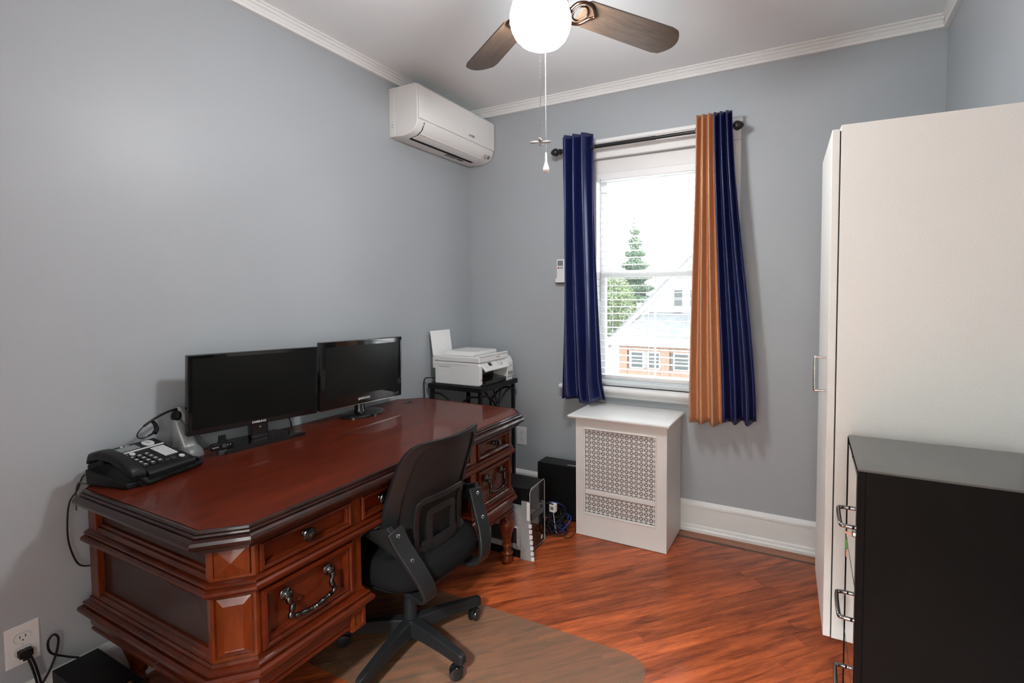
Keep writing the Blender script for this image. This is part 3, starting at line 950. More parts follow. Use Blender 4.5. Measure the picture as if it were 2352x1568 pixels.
# bead round the opening
g = B()
for (a, b) in (((GX0, GZ0), (GX1, GZ0)), ((GX1, GZ0), (GX1, GZ1)), ((GX1, GZ1), (GX0, GZ1)), ((GX0, GZ1), (GX0, GZ0))):
    g.cyl((a[0], RAF + 0.002, a[1]), (b[0], RAF + 0.002, b[1]), 0.006, 10)
obj('grille_bead', g, 'radiator_paint', ra, smooth=60)
obj('grille_rail', B().box(GX0, GX1, RAF + 0.004, RAF + 0.016, 0.256, 0.284), 'radiator_paint', ra, bevel=0.004)
obj('shade_backing', B().box(RA0 + 0.019, RA1 - 0.019, RAF + 0.06, RAF + 0.07, 0.004, RAT - 0.004), 'radiator_dark', ra, label='dark sheet for the shade behind the grille')  # near-black sheet standing in for the shade inside the cover


def star_grille(x0, x1, z0, z1, y, p):
    g = B()
    nx = int(round((x1 - x0) / p)); nz = int(round((z1 - z0) / p))
    px = (x1 - x0) / nx; pz = (z1 - z0) / nz
    rim = [(1, 0), (1, 1), (0, 1), (-1, 1), (-1, 0), (-1, -1), (0, -1), (1, -1)]
    wb_ = 0.17
    for i in range(nx):
        for j in range(nz):
            cx = x0 + (i + 0.5) * px; cz = z0 + (j + 0.5) * pz
            for k in range(8):
                A = Vector((0, 0)); Bv = Vector(rim[k]); Cv = Vector(rim[(k + 1) % 8])
                inn = []
                ctr = A * 0.10 + (Bv + Cv) * 0.45
                for V in (A, Bv, Cv):
                    f = 0.40 if V is not A else 0.46
                    inn.append(V + (ctr - V) * f)
                tri = [A, Bv, Cv]
                mk = lambda q: g.bm.verts.new((cx + q.x * px / 2, y, cz + q.y * pz / 2))
                o = [mk(q) for q in tri]; n = [mk(q) for q in inn]
                for m in range(3):
                    l = (m + 1) % 3
                    g.bm.faces.new((o[m], o[l], n[l], n[m]))
    return g


obj('upper_grille', star_grille(GX0, GX1, 0.284, GZ1, RAF + 0.010, 0.0285), 'radiator_paint', ra)
obj('lower_grille', star_grille(GX0, GX1, GZ0, 0.256, RAF + 0.010, 0.0285), 'radiator_paint', ra)

# ------------------------------------------------------------------ executive desk
DT = 0.812
dk = thing('executive_desk', (0.45, 1.51, 0), 'large dark cherry wood executive desk with carved drawers along the left wall', 'desk')


def octo(x0, x1, y0, y1, cf, cb):
    """counter-clockwise octagon, chamfers cf at the front (+x), cb at the back"""
    return [(x0 + cb, y0), (x1 - cf, y0), (x1, y0 + cf), (x1, y1 - cf), (x1 - cf, y1), (x0 + cb, y1), (x0, y1 - cb), (x0, y0 + cb)]


inner = octo(0.046, 0.888, 0.725, 2.302, 0.082, 0.105)
obj('desk_top', B().prism(inner, 'z', DT - 0.03, DT), 'cherry_top', dk)
edge = [(0.0, DT - 0.03), (0.0, DT - 0.004), (0.003, DT - 0.0045), (0.004, DT + 0.0006), (0.010, DT - 0.0005), (0.012, DT - 0.007), (0.010, DT - 0.009), (0.016, DT - 0.010), (0.018, DT - 0.015), (0.015, DT - 0.018), (0.023, DT - 0.019), (0.030, DT - 0.024), (0.034, DT - 0.032), (0.033, DT - 0.040), (0.026, DT - 0.047), (0.016, DT - 0.049), (0.016, DT - 0.054), (0.006, DT - 0.056), (0.006, DT - 0.066), (-0.03, DT - 0.066)]
obj('top_moulding', B().mould(inner, edge), 'cherry_edge', dk, smooth=22, label='blackened edge moulding of the desk top')

# carcass: two pedestals and a centre section
FXF, SYL, SYR = 0.866, 0.756, 2.262     # front plane, left and right side planes
CH = 0.078
PEDL = [(0.06, SYL), (FXF - CH, SYL), (FXF, SYL + CH), (FXF, 1.204), (0.06, 1.204)]
PEDR = [(0.06, 1.838), (FXF, 1.838), (FXF, SYR - CH), (FXF - CH, SYR), (0.06, SYR)]
CORE_IN = 0.020
pl_core = [(0.06, SYL + CORE_IN), (FXF - CH - 0.006, SYL + CORE_IN), (FXF - CORE_IN, SYL + CH + 0.006), (FXF - CORE_IN, 1.200), (0.06, 1.200)]
pr_core = [(0.06, 1.842), (FXF - CORE_IN, 1.842), (FXF - CORE_IN, SYR - CH - 0.006), (FXF - CH - 0.006, SYR - CORE_IN), (0.06, SYR - CORE_IN)]
obj('pedestal_core', B().prism(pl_core, 'z', 0.33, DT - 0.064), 'cherry_panel', dk)
obj('pedestal_core', B().prism(pr_core, 'z', 0.33, DT - 0.064), 'cherry_panel', dk)
obj('centre_core', B().box(0.06, FXF - CORE_IN, 1.2005, 1.8415, 0.615, DT - 0.064), 'cherry_panel', dk)
obj('modesty_panel', B().box(0.06, 0.08, 1.2005, 1.8415, 0.12, 0.614), 'cherry_panel', dk)
# corner stiles and rails on the sides
ZB, ZM0, ZM1, ZT = 0.345, 0.600, 0.645, DT - 0.064
for y0, y1 in ((SYL, SYL + CORE_IN), (SYR - CORE_IN, SYR)):
    obj('rear_stile', B().box(0.058, 0.112, y0, y1, ZB, ZT), 'cherry_v', dk, bevel=0.002)
    obj('front_stile', B().box(FXF - CH - 0.020, FXF - CH, y0, y1, ZB, ZT), 'cherry_v', dk, bevel=0.002)
# inner ledges under each side panel
for sgn, yy in ((1, SYL), (-1, SYR)):
    for zz in (ZM1, 0.408):
        pr = [(yy + sgn * 0.0205, zz + 0.026), (yy + sgn * 0.013, zz + 0.023), (yy + sgn * 0.011, zz + 0.016), (yy + sgn * 0.005, zz + 0.013), (yy + sgn * 0.003, zz + 0.005), (yy, zz), (yy + sgn * 0.0205, zz)]
        obj('panel_ledge', B().prism(pr, 'x', 0.113, FXF - CH - 0.021), 'cherry', dk)
# front stiles
for y0, y1 in ((SYL + CH, 0.812 + 0.034), (1.166, 1.204), (1.838, 1.885), (2.168, SYR - CH + 0.0)):
    if y1 - y0 > 0.004:
        obj('front_stile', B().box(FXF - CORE_IN, FXF, y0, y1, ZB, ZT), 'cherry_v', dk, bevel=0.002)
obj('front_rail', B().box(FXF - CORE_IN, FXF - 0.002, SYL + CH, SYR - CH, ZT - 0.012, ZT), 'cherry', dk)

# mid and base mouldings
mid_path = octo(0.058, FXF, SYL, SYR, CH, 0.004)
mp_ = [(-0.02, ZM0 - 0.004), (0.004, ZM0 - 0.003), (0.004, ZM0 + 0.003), (0.010, ZM0 + 0.003), (0.018, ZM0 + 0.007), (0.022, ZM0 + 0.014), (0.021, ZM0 + 0.022), (0.014, ZM0 + 0.027), (0.008, ZM0 + 0.028), (0.008, ZM0 + 0.032), (0.013, ZM0 + 0.033), (0.013, ZM0 + 0.038), (0.006, ZM0 + 0.043), (0.0, ZM1), (-0.02, ZM1)]
obj('mid_moulding', B().mould(mid_path, mp_), 'cherry', dk, smooth=22)
bp_ = [(-0.02, 0.343), (0.008, 0.343), (0.008, 0.349), (0.018, 0.350), (0.027, 0.355), (0.031, 0.363), (0.030, 0.372), (0.023, 0.378), (0.014, 0.379), (0.014, 0.384), (0.019, 0.385), (0.019, 0.391), (0.010, 0.397), (0.006, 0.398), (0.004, 0.408), (-0.02, 0.408)]
obj('base_moulding', B().mould([PEDL[0], PEDL[1], PEDL[2], PEDL[3], PEDL[4]], bp_), 'cherry', dk, smooth=22)
obj('base_moulding', B().mould(PEDR, bp_), 'cherry', dk, smooth=22)
ap_ = [(-0.03, 0.285), (0.000, 0.285), (0.004, 0.288), (0.004, 0.296), (-0.002, 0.300), (0.004, 0.306), (0.006, 0.325), (0.008, 0.345), (-0.03, 0.345)]
obj('apron', B().mould(PEDL, ap_).prism([(p[0] + (0.03 if p[0] < 0.1 else -0.03), p[1] + (0.03 if p[1] < 1.0 else -0.03)) for p in PEDL], 'z', 0.305, 0.34), 'cherry', dk, smooth=22)
obj('apron', B().mould(PEDR, ap_).prism([(p[0] + (0.03 if p[0] < 0.1 else -0.03), p[1] + (0.03 if p[1] < 2.0 else -0.03)) for p in PEDR], 'z', 0.305, 0.34), 'cherry', dk, smooth=22)
for yb in (1.150, 1.838):
    obj('corner_block', B().rings((FXF - 0.002, yb, 0.275), Y, Z, X, 0.056, 0.068, [(0, -0.03), (0, 0.014), (0.010, 0.014), (0.013, 0.008)]), 'cherry_v', dk)

# chamfered corner ornaments: pyramid block above, raised panel below
for side in (-1, 1):
    a = Vector((FXF - CH, SYL, 0)) if side < 0 else Vector((FXF, SYR - CH, 0))
    b = Vector((FXF, SYL + CH, 0)) if side < 0 else Vector((FXF - CH, SYR, 0))
    u = (b - a).normalized(); n = u.cross(Z)
    L = (b - a).length
    obj('corner_frame', B().rings(a + Z * ZM1 - n * 0.012, u, Z, n, L, ZT - ZM1, [(0, 0), (0, 0.012), (0.008, 0.012), (0.011, 0.007)]), 'cherry_v', dk)
    obj('pyramid_block', B().rings(a + u * 0.012 + Z * (ZM1 + 0.010) - n * 0.004, u, Z, n, L - 0.024, ZT - ZM1 - 0.020, [(0, 0), (0, 0.006), (0.004, 0.007), (0.0445, 0.020)]), 'cherry_v', dk)
    obj('corner_frame', B().rings(a + Z * 0.408 - n * 0.012, u, Z, n, L, ZM0 - 0.408, [(0, 0), (0, 0.012), (0.006, 0.012), (0.010, 0.005)]), 'cherry_v', dk)
    obj('raised_panel', B().rings(a + u * 0.012 + Z * 0.420 - n * 0.007, u, Z, n, L - 0.024, ZM0 - 0.432, [(0, 0), (0, 0.003), (0.018, 0.014), (0.020, 0.013)]), 'cherry_v', dk)


def knob(y, z, parent, x=FXF - 0.008):
    pr = [(0.009, 0), (0.010, 0.004), (0.007, 0.008), (0.006, 0.016), (0.010, 0.019), (0.017, 0.021), (0.0185, 0.024), (0.0165, 0.027), (0.0150, 0.0275), (0.0145, 0.030), (0.0110, 0.0315), (0.0105, 0.0335), (0.006, 0.0350), (0.004, 0.0375), (0, 0.0380)]
    obj('knob', B().lathe([(r_ * 1.2, h_ * 1.1) for r_, h_ in pr], (x, y, z), X, 20), 'antique_metal', parent, smooth=35)


def bail(y0, y1, z, parent, x=FXF - 0.008):
    """cast bail pull: two round posts, scrolled drops and a turned bar"""
    g = B()
    for yy, s in ((y0, 1), (y1, -1)):
        g.lathe([(0.016, 0), (0.018, 0.003), (0.016, 0.006), (0.010, 0.008), (0.007, 0.014), (0.011, 0.018), (0.0125, 0.022), (0.009, 0.026), (0, 0.028)], (x, yy, z), X, 18)
        pts = catmull([(x + 0.019, yy, z - 0.002), (x + 0.023, yy - s * 0.002, z - 0.016), (x + 0.026, yy + s * 0.006, z - 0.030), (x + 0.028, yy + s * 0.002, z - 0.046), (x + 0.030, yy - s * 0.003, z - 0.058), (x + 0.031, yy + s * 0.006, z - 0.068), (x + 0.031, yy + s * 0.016, z - 0.068)], 5)
        n = len(pts)
        g.tube(pts, 0.005, 8, rr=[0.006 + 0.0032 * abs(math.sin(i * 0.36)) for i in range(n)])
    L = (y1 - y0)
    m = 30
    pts = []; rr = []
    for i in range(m + 1):
        t = i / m
        pts.append((x + 0.031, y0 + 0.012 + (L - 0.024) * t, z - 0.068 - 0.010 * math.sin(PI * t)))
        q = abs(t - 0.5) * 2
        rr.append(0.0058 + 0.0038 * math.exp(-((q - 0.45) / 0.22) ** 2) + (0.0042 if q < 0.05 else (0.0 if q < 0.10 else (0.003 if q < 0.16 else 0))) + (0.003 if 0.84 < q < 0.93 else 0))
    g.tube(pts, 0.005, 10, rr=rr)
    obj('bail_pull', g, 'antique_metal', parent, smooth=60)


fr_small = [(0, 0), (0, 0.013), (0.003, 0.017), (0.010, 0.018), (0.013, 0.015), (0.013, 0.010), (0.016, 0.010), (0.019, 0.006), (0.021, 0.000), (0.021, -0.006)]
fr_big = [(0, 0), (0, 0.015), (0.004, 0.020), (0.012, 0.021), (0.016, 0.017), (0.016, 0.011), (0.019, 0.012), (0.024, 0.010), (0.026, 0.004), (0.030, 0.003), (0.031, -0.006)]


def drawer(y0, y1, z0, z1, lv):
    return obj('drawer', B().rings((FXF - 0.008, y0, z0), Y, Z, X, y1 - y0, z1 - z0, lv), 'cherry', dk)


d_ = drawer(0.846, 1.164, ZM1 + 0.004, ZT - 0.014, fr_small); knob(0.995, 0.697, d_)
d_ = drawer(0.846, 1.164, 0.412, ZM0 - 0.006, fr_big); bail(0.925, 1.073, 0.538, d_)
d_ = drawer(1.206, 1.836, ZM1 + 0.004, ZT - 0.014, fr_small); knob(1.300, 0.697, d_); knob(1.742, 0.697, d_)
d_ = drawer(1.888, 2.166, ZM1 + 0.004, ZT - 0.014, fr_small); knob(2.040, 0.697, d_)
d_ = drawer(1.888, 2.166, 0.412, ZM0 - 0.006, fr_big); bail(1.968, 2.100, 0.538, d_)
# turned feet
lprof = [(0, 0), (0.024, 0), (0.032, 0.008), (0.034, 0.020), (0.028, 0.036), (0.026, 0.041), (0.034, 0.048), (0.034, 0.055), (0.025, 0.061), (0.021, 0.067), (0.021, 0.086), (0.029, 0.091), (0.029, 0.099), (0.021, 0.105), (0.023, 0.130), (0.032, 0.165), (0.041, 0.195), (0.043, 0.210), (0.037, 0.230), (0.024, 0.243), (0.023, 0.249), (0.035, 0.256), (0.038, 0.264), (0.034, 0.273), (0.024, 0.279), (0.027, 0.304), (0, 0.304)]
leg0 = None
for lx, ly in ((0.836, 2.186), (0.110, 2.205), (0.120, 0.850), (0.790, 0.845), (0.110, 1.150), (0.110, 1.890)):
    if leg0 is None:
        leg0 = obj('leg', B().lathe(lprof, (lx, ly, 0), Z, 24), 'cherry_v', dk, smooth=50)
        l0 = (lx, ly)
    else:
        c = leg0.copy(); COL.objects.link(c); c.parent = dk; c.location = (lx - l0[0], ly - l0[1], 0)
# cable grommet in the top
obj('cable_grommet', B().lathe([(0.012, 0), (0.030, 0), (0.030, 0.0015), (0.012, 0.0015)], (0.160, 2.165, DT), Z, 24), 'cherry_edge', dk)
obj('cable_hole', B().lathe([(0, 0.0005), (0.014, 0.0005), (0.014, 0.002), (0, 0.002)], (0.165, 2.178, DT), Z, 16), 'radiator_dark', dk)

# ------------------------------------------------------------------ monitors
def monitor(kind, c, rot, w, h, zb, label, fw_, fb, roll=0.0):
    """c: screen centre (x,y); the screen faces local +x, local +y runs to the right of the viewer"""
    t = thing('computer_monitor', (c[0], c[1], DT), label, 'monitor', rot)
    T = Matrix.Translation((c[0], c[1], 0)) @ Matrix.Rotation(rot, 4, 'Z') @ Matrix.Translation((0, 0, zb + h / 2)) @ Matrix.Rotation(roll, 4, 'X') @ Matrix.Rotation(R(1.0), 4, 'Y') @ Matrix.Translation((0, 0, -zb - h / 2))

    def put(g, TT=T):
        g.bm.transform(TT)
        return g
    T0 = Matrix.Translation((c[0], c[1], 0)) @ Matrix.Rotation(rot, 4, 'Z')
    g = B().box(-0.016, 0.010, -w / 2, w / 2, zb, zb + h)
    hs = obj('housing', put(g), 'gloss_black', t, bevel=0.004)
    obj('rear_shell', put(B().loft([[(-0.016, a * (w / 2 - 0.03), zb + b) for a, b in ((-1, 0.03), (1, 0.03), (1, h - 0.03), (-1, h - 0.03))], [(-0.045, a * (w / 2 - 0.12), zb + b) for a, b in ((-1, 0.08), (1, 0.08), (1, h - 0.08), (-1, h - 0.08))]])), 'black_plastic', t)
    obj('screen', put(B().box(0.0085, 0.0106, -w / 2 + fw_, w / 2 - fw_, zb + fb, zb + h - fw_)), 'screen_black', t)
    tm = T @ frame((0.0103, 0.0, zb + fb * 0.5), Y, Z)
    text('logo', 'SAMSUNG', 0.0125 if kind == 'wide' else 0.0165, tm, 'light_print', t, bold=0.0003)
    if kind == 'wide':
        obj('neck', put(B().box(-0.030, 0.004, -0.035, 0.035, DT + 0.018, zb + 0.05), T0), 'gloss_black', t, bevel=0.004)
        obj('stand_base', put(B().loft([[(a, b, DT) for a, b in ((-0.085, -0.105), (0.070, -0.160), (0.070, 0.160), (-0.085, 0.105))], [(a, b, DT + 0.015) for a, b in ((-0.085, -0.105), (0.070, -0.160), (0.070, 0.160), (-0.085, 0.105))], [(a, b, DT + 0.020) for a, b in ((-0.080, -0.100), (0.062, -0.150), (0.062, 0.150), (-0.080, 0.100))]]), T0), 'gloss_black', t)
        obj('neck_glint', put(B().lathe([(0.003, 0), (0.004, 0.002), (0, 0.004)], (0.004, 0.0, zb - 0.014), X, 12), T0), 'chrome', t, smooth=40)  # chrome dot standing in for the small glints on the neck
    else:
        obj('neck', put(B().lathe([(0.034, DT + 0.008), (0.026, DT + 0.03), (0.022, zb + 0.03)], (-0.034, 0, 0), Z, 20), T0), 'gloss_black', t, smooth=50)
        ring = lambda k, zz: [(-0.012 + 0.090 * k * math.cos(2 * PI * i / 36), 0.125 * k * math.sin(2 * PI * i / 36), zz) for i in range(36)]
        obj('stand_base', put(B().loft([ring(1, DT), ring(1, DT + 0.006), ring(0.94, DT + 0.012), ring(0.5, DT + 0.016)]), T0), 'gloss_black', t, smooth=40)
        obj('edge_strip', put(B().box(0.004, 0.0108, -w / 2 + 0.006, w / 2 - 0.006, zb - 0.003, zb + 0.001)), 'chrome', t)
        obj('edge_strip', put(B().box(0.0085, 0.0112, w / 2 - 0.010, w / 2 - 0.006, zb + 0.10, zb + h - 0.02)), 'chrome', t)  # chrome strip put in for the highlight on the right bezel
        obj('power_button', put(B().lathe([(0.006, 0), (0.006, 0.001), (0, 0.001)], (0.010, w / 2 - 0.03, zb + 0.02), X, 16)), 'dark_grey', t)
    return t


monitor('wide', (0.150, 1.296), R(-6), 0.523, 0.318, 0.893, 'wide black monitor on a flat rectangular base beside the desk phone', 0.016, 0.022, R(-1.5))
monitor('oval', (0.160, 1.845), R(-2), 0.515, 0.338, 0.876, 'black monitor with rounded frame on an oval base, nearest the printer', 0.028, 0.052, R(-1.0))

# webcam standing under the wide monitor
wc = thing('webcam', (0.176, 1.128, DT), 'small black pill-shaped webcam on a clip stand below the wide monitor', 'webcam', R(-6))
Twc = world_T(wc)


def wcp(g):
    g.bm.transform(Twc)
    return g


bar = []
for k in range(24):
    a = 2 * PI * k / 24
    bar.append(((0.030 if math.cos(a) > 0 else -0.030) + 0.0145 * math.cos(a), 0.034 + 0.0145 * math.sin(a)))
obj('camera_bar', wcp(B().prism([(p[0], p[1]) for p in bar], 'x', -0.010, 0.010)), 'black_plastic', wc, bevel=0.003)
obj('lens', wcp(B().lathe([(0.0085, 0), (0.0085, 0.002), (0.006, 0.003), (0, 0.002)], (0.010, 0.005, 0.034), X, 18)), 'dark_grey', wc, smooth=40)
for dy in (0.018, 0.027):
    obj('indicator', wcp(B().lathe([(0.002, 0), (0.002, 0.0006), (0, 0.0006)], (0.0102, dy, 0.036), X, 8)), 'light_print', wc)
text('logo', 'logitech', 0.007, Twc @ frame((0.0104, -0.026, 0.034), Y, Z), 'light_print', wc)
obj('clip_stand', wcp(B().box(-0.016, 0.012, -0.016, 0.016, 0.0, 0.018).box(-0.014, 0.004, -0.012, 0.012, 0.018, 0.022)), 'dark_grey', wc, bevel=0.002)
obj('privacy_shutter', wcp(B().box(-0.006, 0.0125, -0.012, 0.018, 0.050, 0.056).box(-0.006, 0.000, -0.010, 0.016, 0.055, 0.076)), 'black_plastic', wc, bevel=0.001)

# ------------------------------------------------------------------ desk phone
ph = thing('desk_phone', (0.160, 0.868, DT), 'black corded office telephone with keypad at the left end of the desk', 'telephone', R(12))
Tp = world_T(ph) @ Matrix.Diagonal((1.05, 0.92, 1.20, 1.0))


def pp(g):
    g.bm.transform(Tp)
    return g


def psurf(x):      # top surface height of the wedge
    return 0.030 + (0.095 - x) / 0.19 * 0.048


sl = Vector((0.19, 0, -0.048)).normalized()
sn = Vector((0.048, 0, 0.19)).normalized()
wedge = [(0.100, 0.0), (0.100, 0.022), (0.094, 0.030), (-0.095, 0.078), (-0.104, 0.070), (-0.09, 0.0)]
obj('body', pp(B().prism(wedge, 'y', -0.050, 0.130)), 'black_plastic', ph, bevel=0.004)
obj('cradle', pp(B().prism([(0.104, 0.0), (0.100, 0.016), (-0.078, 0.044), (-0.075, 0.0)], 'y', -0.126, -0.0505)), 'black_plastic', ph, bevel=0.004)


def on(x, y, h=0.0008):
    return Vector((x, y, psurf(x))) + sn * h


def pad(name, x, y, hx, hy, hz, m, parent, bev=0.0):
    return obj(name, pp(B().obox(on(x, y, hz), sl, Y, sn, hx, hy, hz)), m, parent, bevel=bev)


pad('display', -0.066, 0.002, 0.014, 0.040, 0.0012, 'lcd', ph)
pad('divider_strip', -0.043, 0.042, 0.0035, 0.080, 0.0008, 'light_print', ph)
pad('message_light', -0.040, -0.038, 0.003, 0.006, 0.0016, 'pink_led', ph)
nav = obj('navigation_ring', pp(B().lathe([(0.010, 0), (0.020, 0), (0.020, 0.003), (0.010, 0.003)], on(-0.068, 0.082, 0), sn, 24)), 'light_print', ph, smooth=40)
obj('navigation_button', pp(B().lathe([(0.008, 0), (0.008, 0.003), (0, 0.0035)], on(-0.068, 0.082, 0), sn, 18)), 'silver_plastic', ph, smooth=40)
for r in range(4):
    for cc in range(3):
        kx, ky = 0.000 + r * 0.0195, -0.030 + cc * 0.026
        k_ = pad('key', kx, ky, 0.0062, 0.0090, 0.0030, 'dark_grey', ph, 0.0015)
        pad('key_legend', kx - 0.0005, ky, 0.0022, 0.0042, 0.0033, 'light_print', k_)
for ky in (-0.034, -0.008):
    obj('oval_button', pp(B().lathe([(0.009, 0), (0.009, 0.003), (0, 0.004)], on(-0.026, ky, 0), sn, 16)), 'light_print', ph, smooth=60)
pc = pad('memory_card', 0.004, 0.085, 0.036, 0.024, 0.0008, 'paper', ph, 0)
for r in range(8):
    pad('memory_key', -0.027 + r * 0.0090, 0.116, 0.0030, 0.0036, 0.0020, 'ink', pc)
    pad('memory_line', -0.0225 + r * 0.0090, 0.083, 0.0005, 0.022, 0.0017, 'grey_plastic', pc)
obj('speaker_button', pp(B().lathe([(0.0095, 0), (0.0095, 0.003), (0, 0.004)], on(0.066, 0.100, 0), sn, 18)), 'light_print', ph, smooth=60)
pad('mute_button', 0.066, 0.066, 0.004, 0.008, 0.0025, 'dark_grey', ph)
pad('hold_button', 0.066, 0.044, 0.003, 0.008, 0.0025, 'dark_grey', ph)
obj('emblem', pp(B().lathe([(0.0045, 0), (0.0045, 0.0012), (0, 0.0016)], on(-0.087, 0.002, 0), sn, 14)), 'light_print', ph)
text('logo', 'at&t', 0.010, Tp @ frame(on(-0.087, 0.020, 0.0006), Y, -sl), 'light_print', ph)
# handset
hpts = [(-0.090, 0.060), (-0.078, 0.074), (-0.042, 0.081), (0.008, 0.074), (0.055, 0.058), (0.092, 0.040), (0.108, 0.028)]
rings_ = []
wds = [0.024, 0.029, 0.026, 0.024, 0.026, 0.029, 0.023]
ths = [0.008, 0.014, 0.013, 0.012, 0.013, 0.014, 0.007]
for (hx, hz), w_, t_ in zip(hpts, wds, ths):
    rr_ = []
    for k in range(16):
        a = 2 * PI * k / 16
        ca, sa = math.cos(a), math.sin(a)
        rr_.append(Vector((hx, -0.088, hz)) + Y * (math.copysign(abs(ca) ** 0.6, ca) * w_) + sn * (math.copysign(abs(sa) ** 0.6, sa) * t_))
    rings_.append(rr_)
hd = obj('handset', pp(B().loft(rings_)), 'black_plastic', ph, smooth=50)
# coiled cord from handset round the front to the right rear
base_c = catmull([Tp @ Vector(p) for p in ((0.118, -0.085, 0.020), (0.130, -0.078, 0.010), (0.128, -0.040, 0.010), (0.122, 0.02, 0.010), (0.120, 0.08, 0.010), (0.112, 0.130, 0.011), (0.082, 0.160, 0.011), (0.030, 0.168, 0.011), (-0.01, 0.160, 0.011))], 12)
coil = []
n = len(base_c)
tot = 0
for i in range(n - 1):
    a, b = base_c[i], base_c[i + 1]
    d = (b - a).normalized(); e1 = d.cross(Z).normalized(); e2 = e1.cross(d)
    for k in range(10):
        t = k / 10
        ang = (i + t) * 2 * PI * 0.78
        coil.append(a + (b - a) * t + (e1 * math.cos(ang) + e2 * math.sin(ang)) * 0.0068)
obj('coiled_cord', B().tube(coil, 0.0019, 5), 'black_plastic', ph, smooth=180)
obj('cord_plug', B().tube([Tp @ Vector(p) for p in ((0.104, -0.088, 0.024), (0.116, -0.086, 0.016), (0.128, -0.080, 0.011))], 0.005, 8), 'black_plastic', ph, smooth=180)

# headset charging stand with its headset
hsx, hsy = 0.070, 1.056
hst = thing('headset_stand', (hsx, hsy, DT), 'silver tapered headset charging stand between the phone and wide monitor', 'headset stand', R(10))
Th = world_T(hst)


def hq(g):
    g.bm.transform(Th)
    return g


def rnd(w, d, z, ox=0.0, oy=0.0, k=20, e=0.7):
    return [(ox + d * math.copysign(abs(math.cos(2 * PI * i / k)) ** e, math.cos(2 * PI * i / k)), oy + w * math.copysign(abs(math.sin(2 * PI * i / k)) ** e, math.sin(2 * PI * i / k)), z) for i in range(k)]


obj('base', hq(B().loft([rnd(0.044, 0.060, 0.0), rnd(0.043, 0.059, 0.012), rnd(0.038, 0.050, 0.030, -0.004), rnd(0.032, 0.040, 0.045, -0.010)])), 'grey_plastic', hst, smooth=50)
obj('cradle', hq(B().loft([rnd(0.033, 0.042, 0.040, -0.008), rnd(0.028, 0.031, 0.080, -0.016, -0.004), rnd(0.020, 0.019, 0.120, -0.024, -0.010), rnd(0.010, 0.009, 0.152, -0.030, -0.016), rnd(0.004, 0.004, 0.164, -0.032, -0.018)])), 'silver_plastic', hst, smooth=60)
hs_ = thing('headset', (hsx - 0.02, hsy, DT + 0.10), 'black wireless headset with wire headband hooked on the silver charging stand', 'headset', R(10))


def hqs(g):
    g.bm.transform(Th)
    return g


obj('ear_capsule', hqs(B().loft([rnd(0.010, 0.012, 0.118, -0.018, 0.020), rnd(0.014, 0.016, 0.140, -0.022, 0.014), rnd(0.014, 0.016, 0.165, -0.026, 0.006), rnd(0.010, 0.012, 0.186, -0.030, -0.002), rnd(0.004, 0.006, 0.194, -0.032, -0.006)])), 'silver_plastic', hs_, smooth=60)
obj('ear_pad', hqs(B().lathe([(0, 0), (0.016, 0), (0.021, 0.006), (0.021, 0.014), (0.014, 0.020), (0, 0.021)], (-0.030, -0.006, 0.160), (0.1, -1, 0.25), 20)), 'black_plastic', hs_, smooth=60)
hbp = catmull([(-0.030, -0.008, 0.188), (-0.020, -0.055, 0.186), (-0.010, -0.105, 0.174), (-0.004, -0.150, 0.154), (0.0, -0.172, 0.134), (0.0, -0.168, 0.118), (-0.010, -0.140, 0.112), (-0.024, -0.100, 0.118)], 8)
nb_ = len(hbp)
obj('headband', hqs(B().tube(hbp, 0.0024, 8, rr=[0.0044 if i < nb_ * 0.42 else (0.0020 if i < nb_ * 0.88 else 0.0040) for i in range(nb_)])), 'black_plastic', hs_, smooth=180)
tpd = catmull([(-0.026, -0.098, 0.116), (-0.032, -0.086, 0.128), (-0.036, -0.090, 0.150), (-0.038, -0.098, 0.160)], 5)
obj('temple_pad', hqs(B().tube(tpd, 0.008, 8, rr=[0.009 - 0.004 * i / len(tpd) for i in range(len(tpd))])), 'black_plastic', hs_, smooth=180)
obj('microphone_boom', hqs(B().tube(catmull([(-0.020, 0.020, 0.185), (-0.004, 0.034, 0.150), (0.012, 0.042, 0.100), (0.018, 0.046, 0.060)], 8), 0.0022, 8)), 'chrome', hs_, smooth=180)

# power adapter behind the phone
pa = thing('power_adapter', (0.058, 0.792, DT + 0.0008), 'black plug-in power adapter at the rear left corner of the desk', 'adapter', R(20))
Ta = world_T(pa)
g = B().loft([[(a * 0.022, b * 0.020, 0.0) for a, b in ((-1, -1), (1, -1), (1, 1), (-1, 1))], [(a * 0.023, b * 0.021, 0.046) for a, b in ((-1, -1), (1, -1), (1, 1), (-1, 1))], [(a * 0.018, b * 0.014, 0.062) for a, b in ((-1, -1), (1, -1), (1, 1), (-1, 1))]])
g.bm.transform(Ta)
obj('case', g, 'black_plastic', pa, bevel=0.003)
ac_pts = [(0.046, 0.780, DT + 0.012), (0.036, 0.772, DT + 0.014), (0.030, 0.757, DT + 0.010), (0.028, 0.742, 0.780), (0.028, 0.721, 0.745), (0.028, 0.713, 0.678), (0.028, 0.715, 0.600), (0.028, 0.737, 0.520), (0.034, 0.775, 0.500)]
obj('cord', B().tube(catmull(ac_pts, 8), 0.0026, 6), 'black_plastic', pa, smooth=180)
ac_pts = [(0.110, 0.742, DT + 0.0032), (0.090, 0.735, DT + 0.0036), (0.062, 0.735, DT + 0.002), (0.040, 0.735, DT - 0.03), (0.034, 0.735, DT - 0.10)]
tag(obj('cable', B().tube(catmull(ac_pts, 8), 0.0022, 6), 'dark_grey', smooth=180), 'thin dark cable crossing the rear left corner of the desk', 'cable')
mc = [(0.088, 1.46, 0.90), (0.050, 1.50, 0.855), (0.014, 1.53, 0.832), (0.0055, 1.54, 0.800), (0.0055, 1.54, 0.70)]
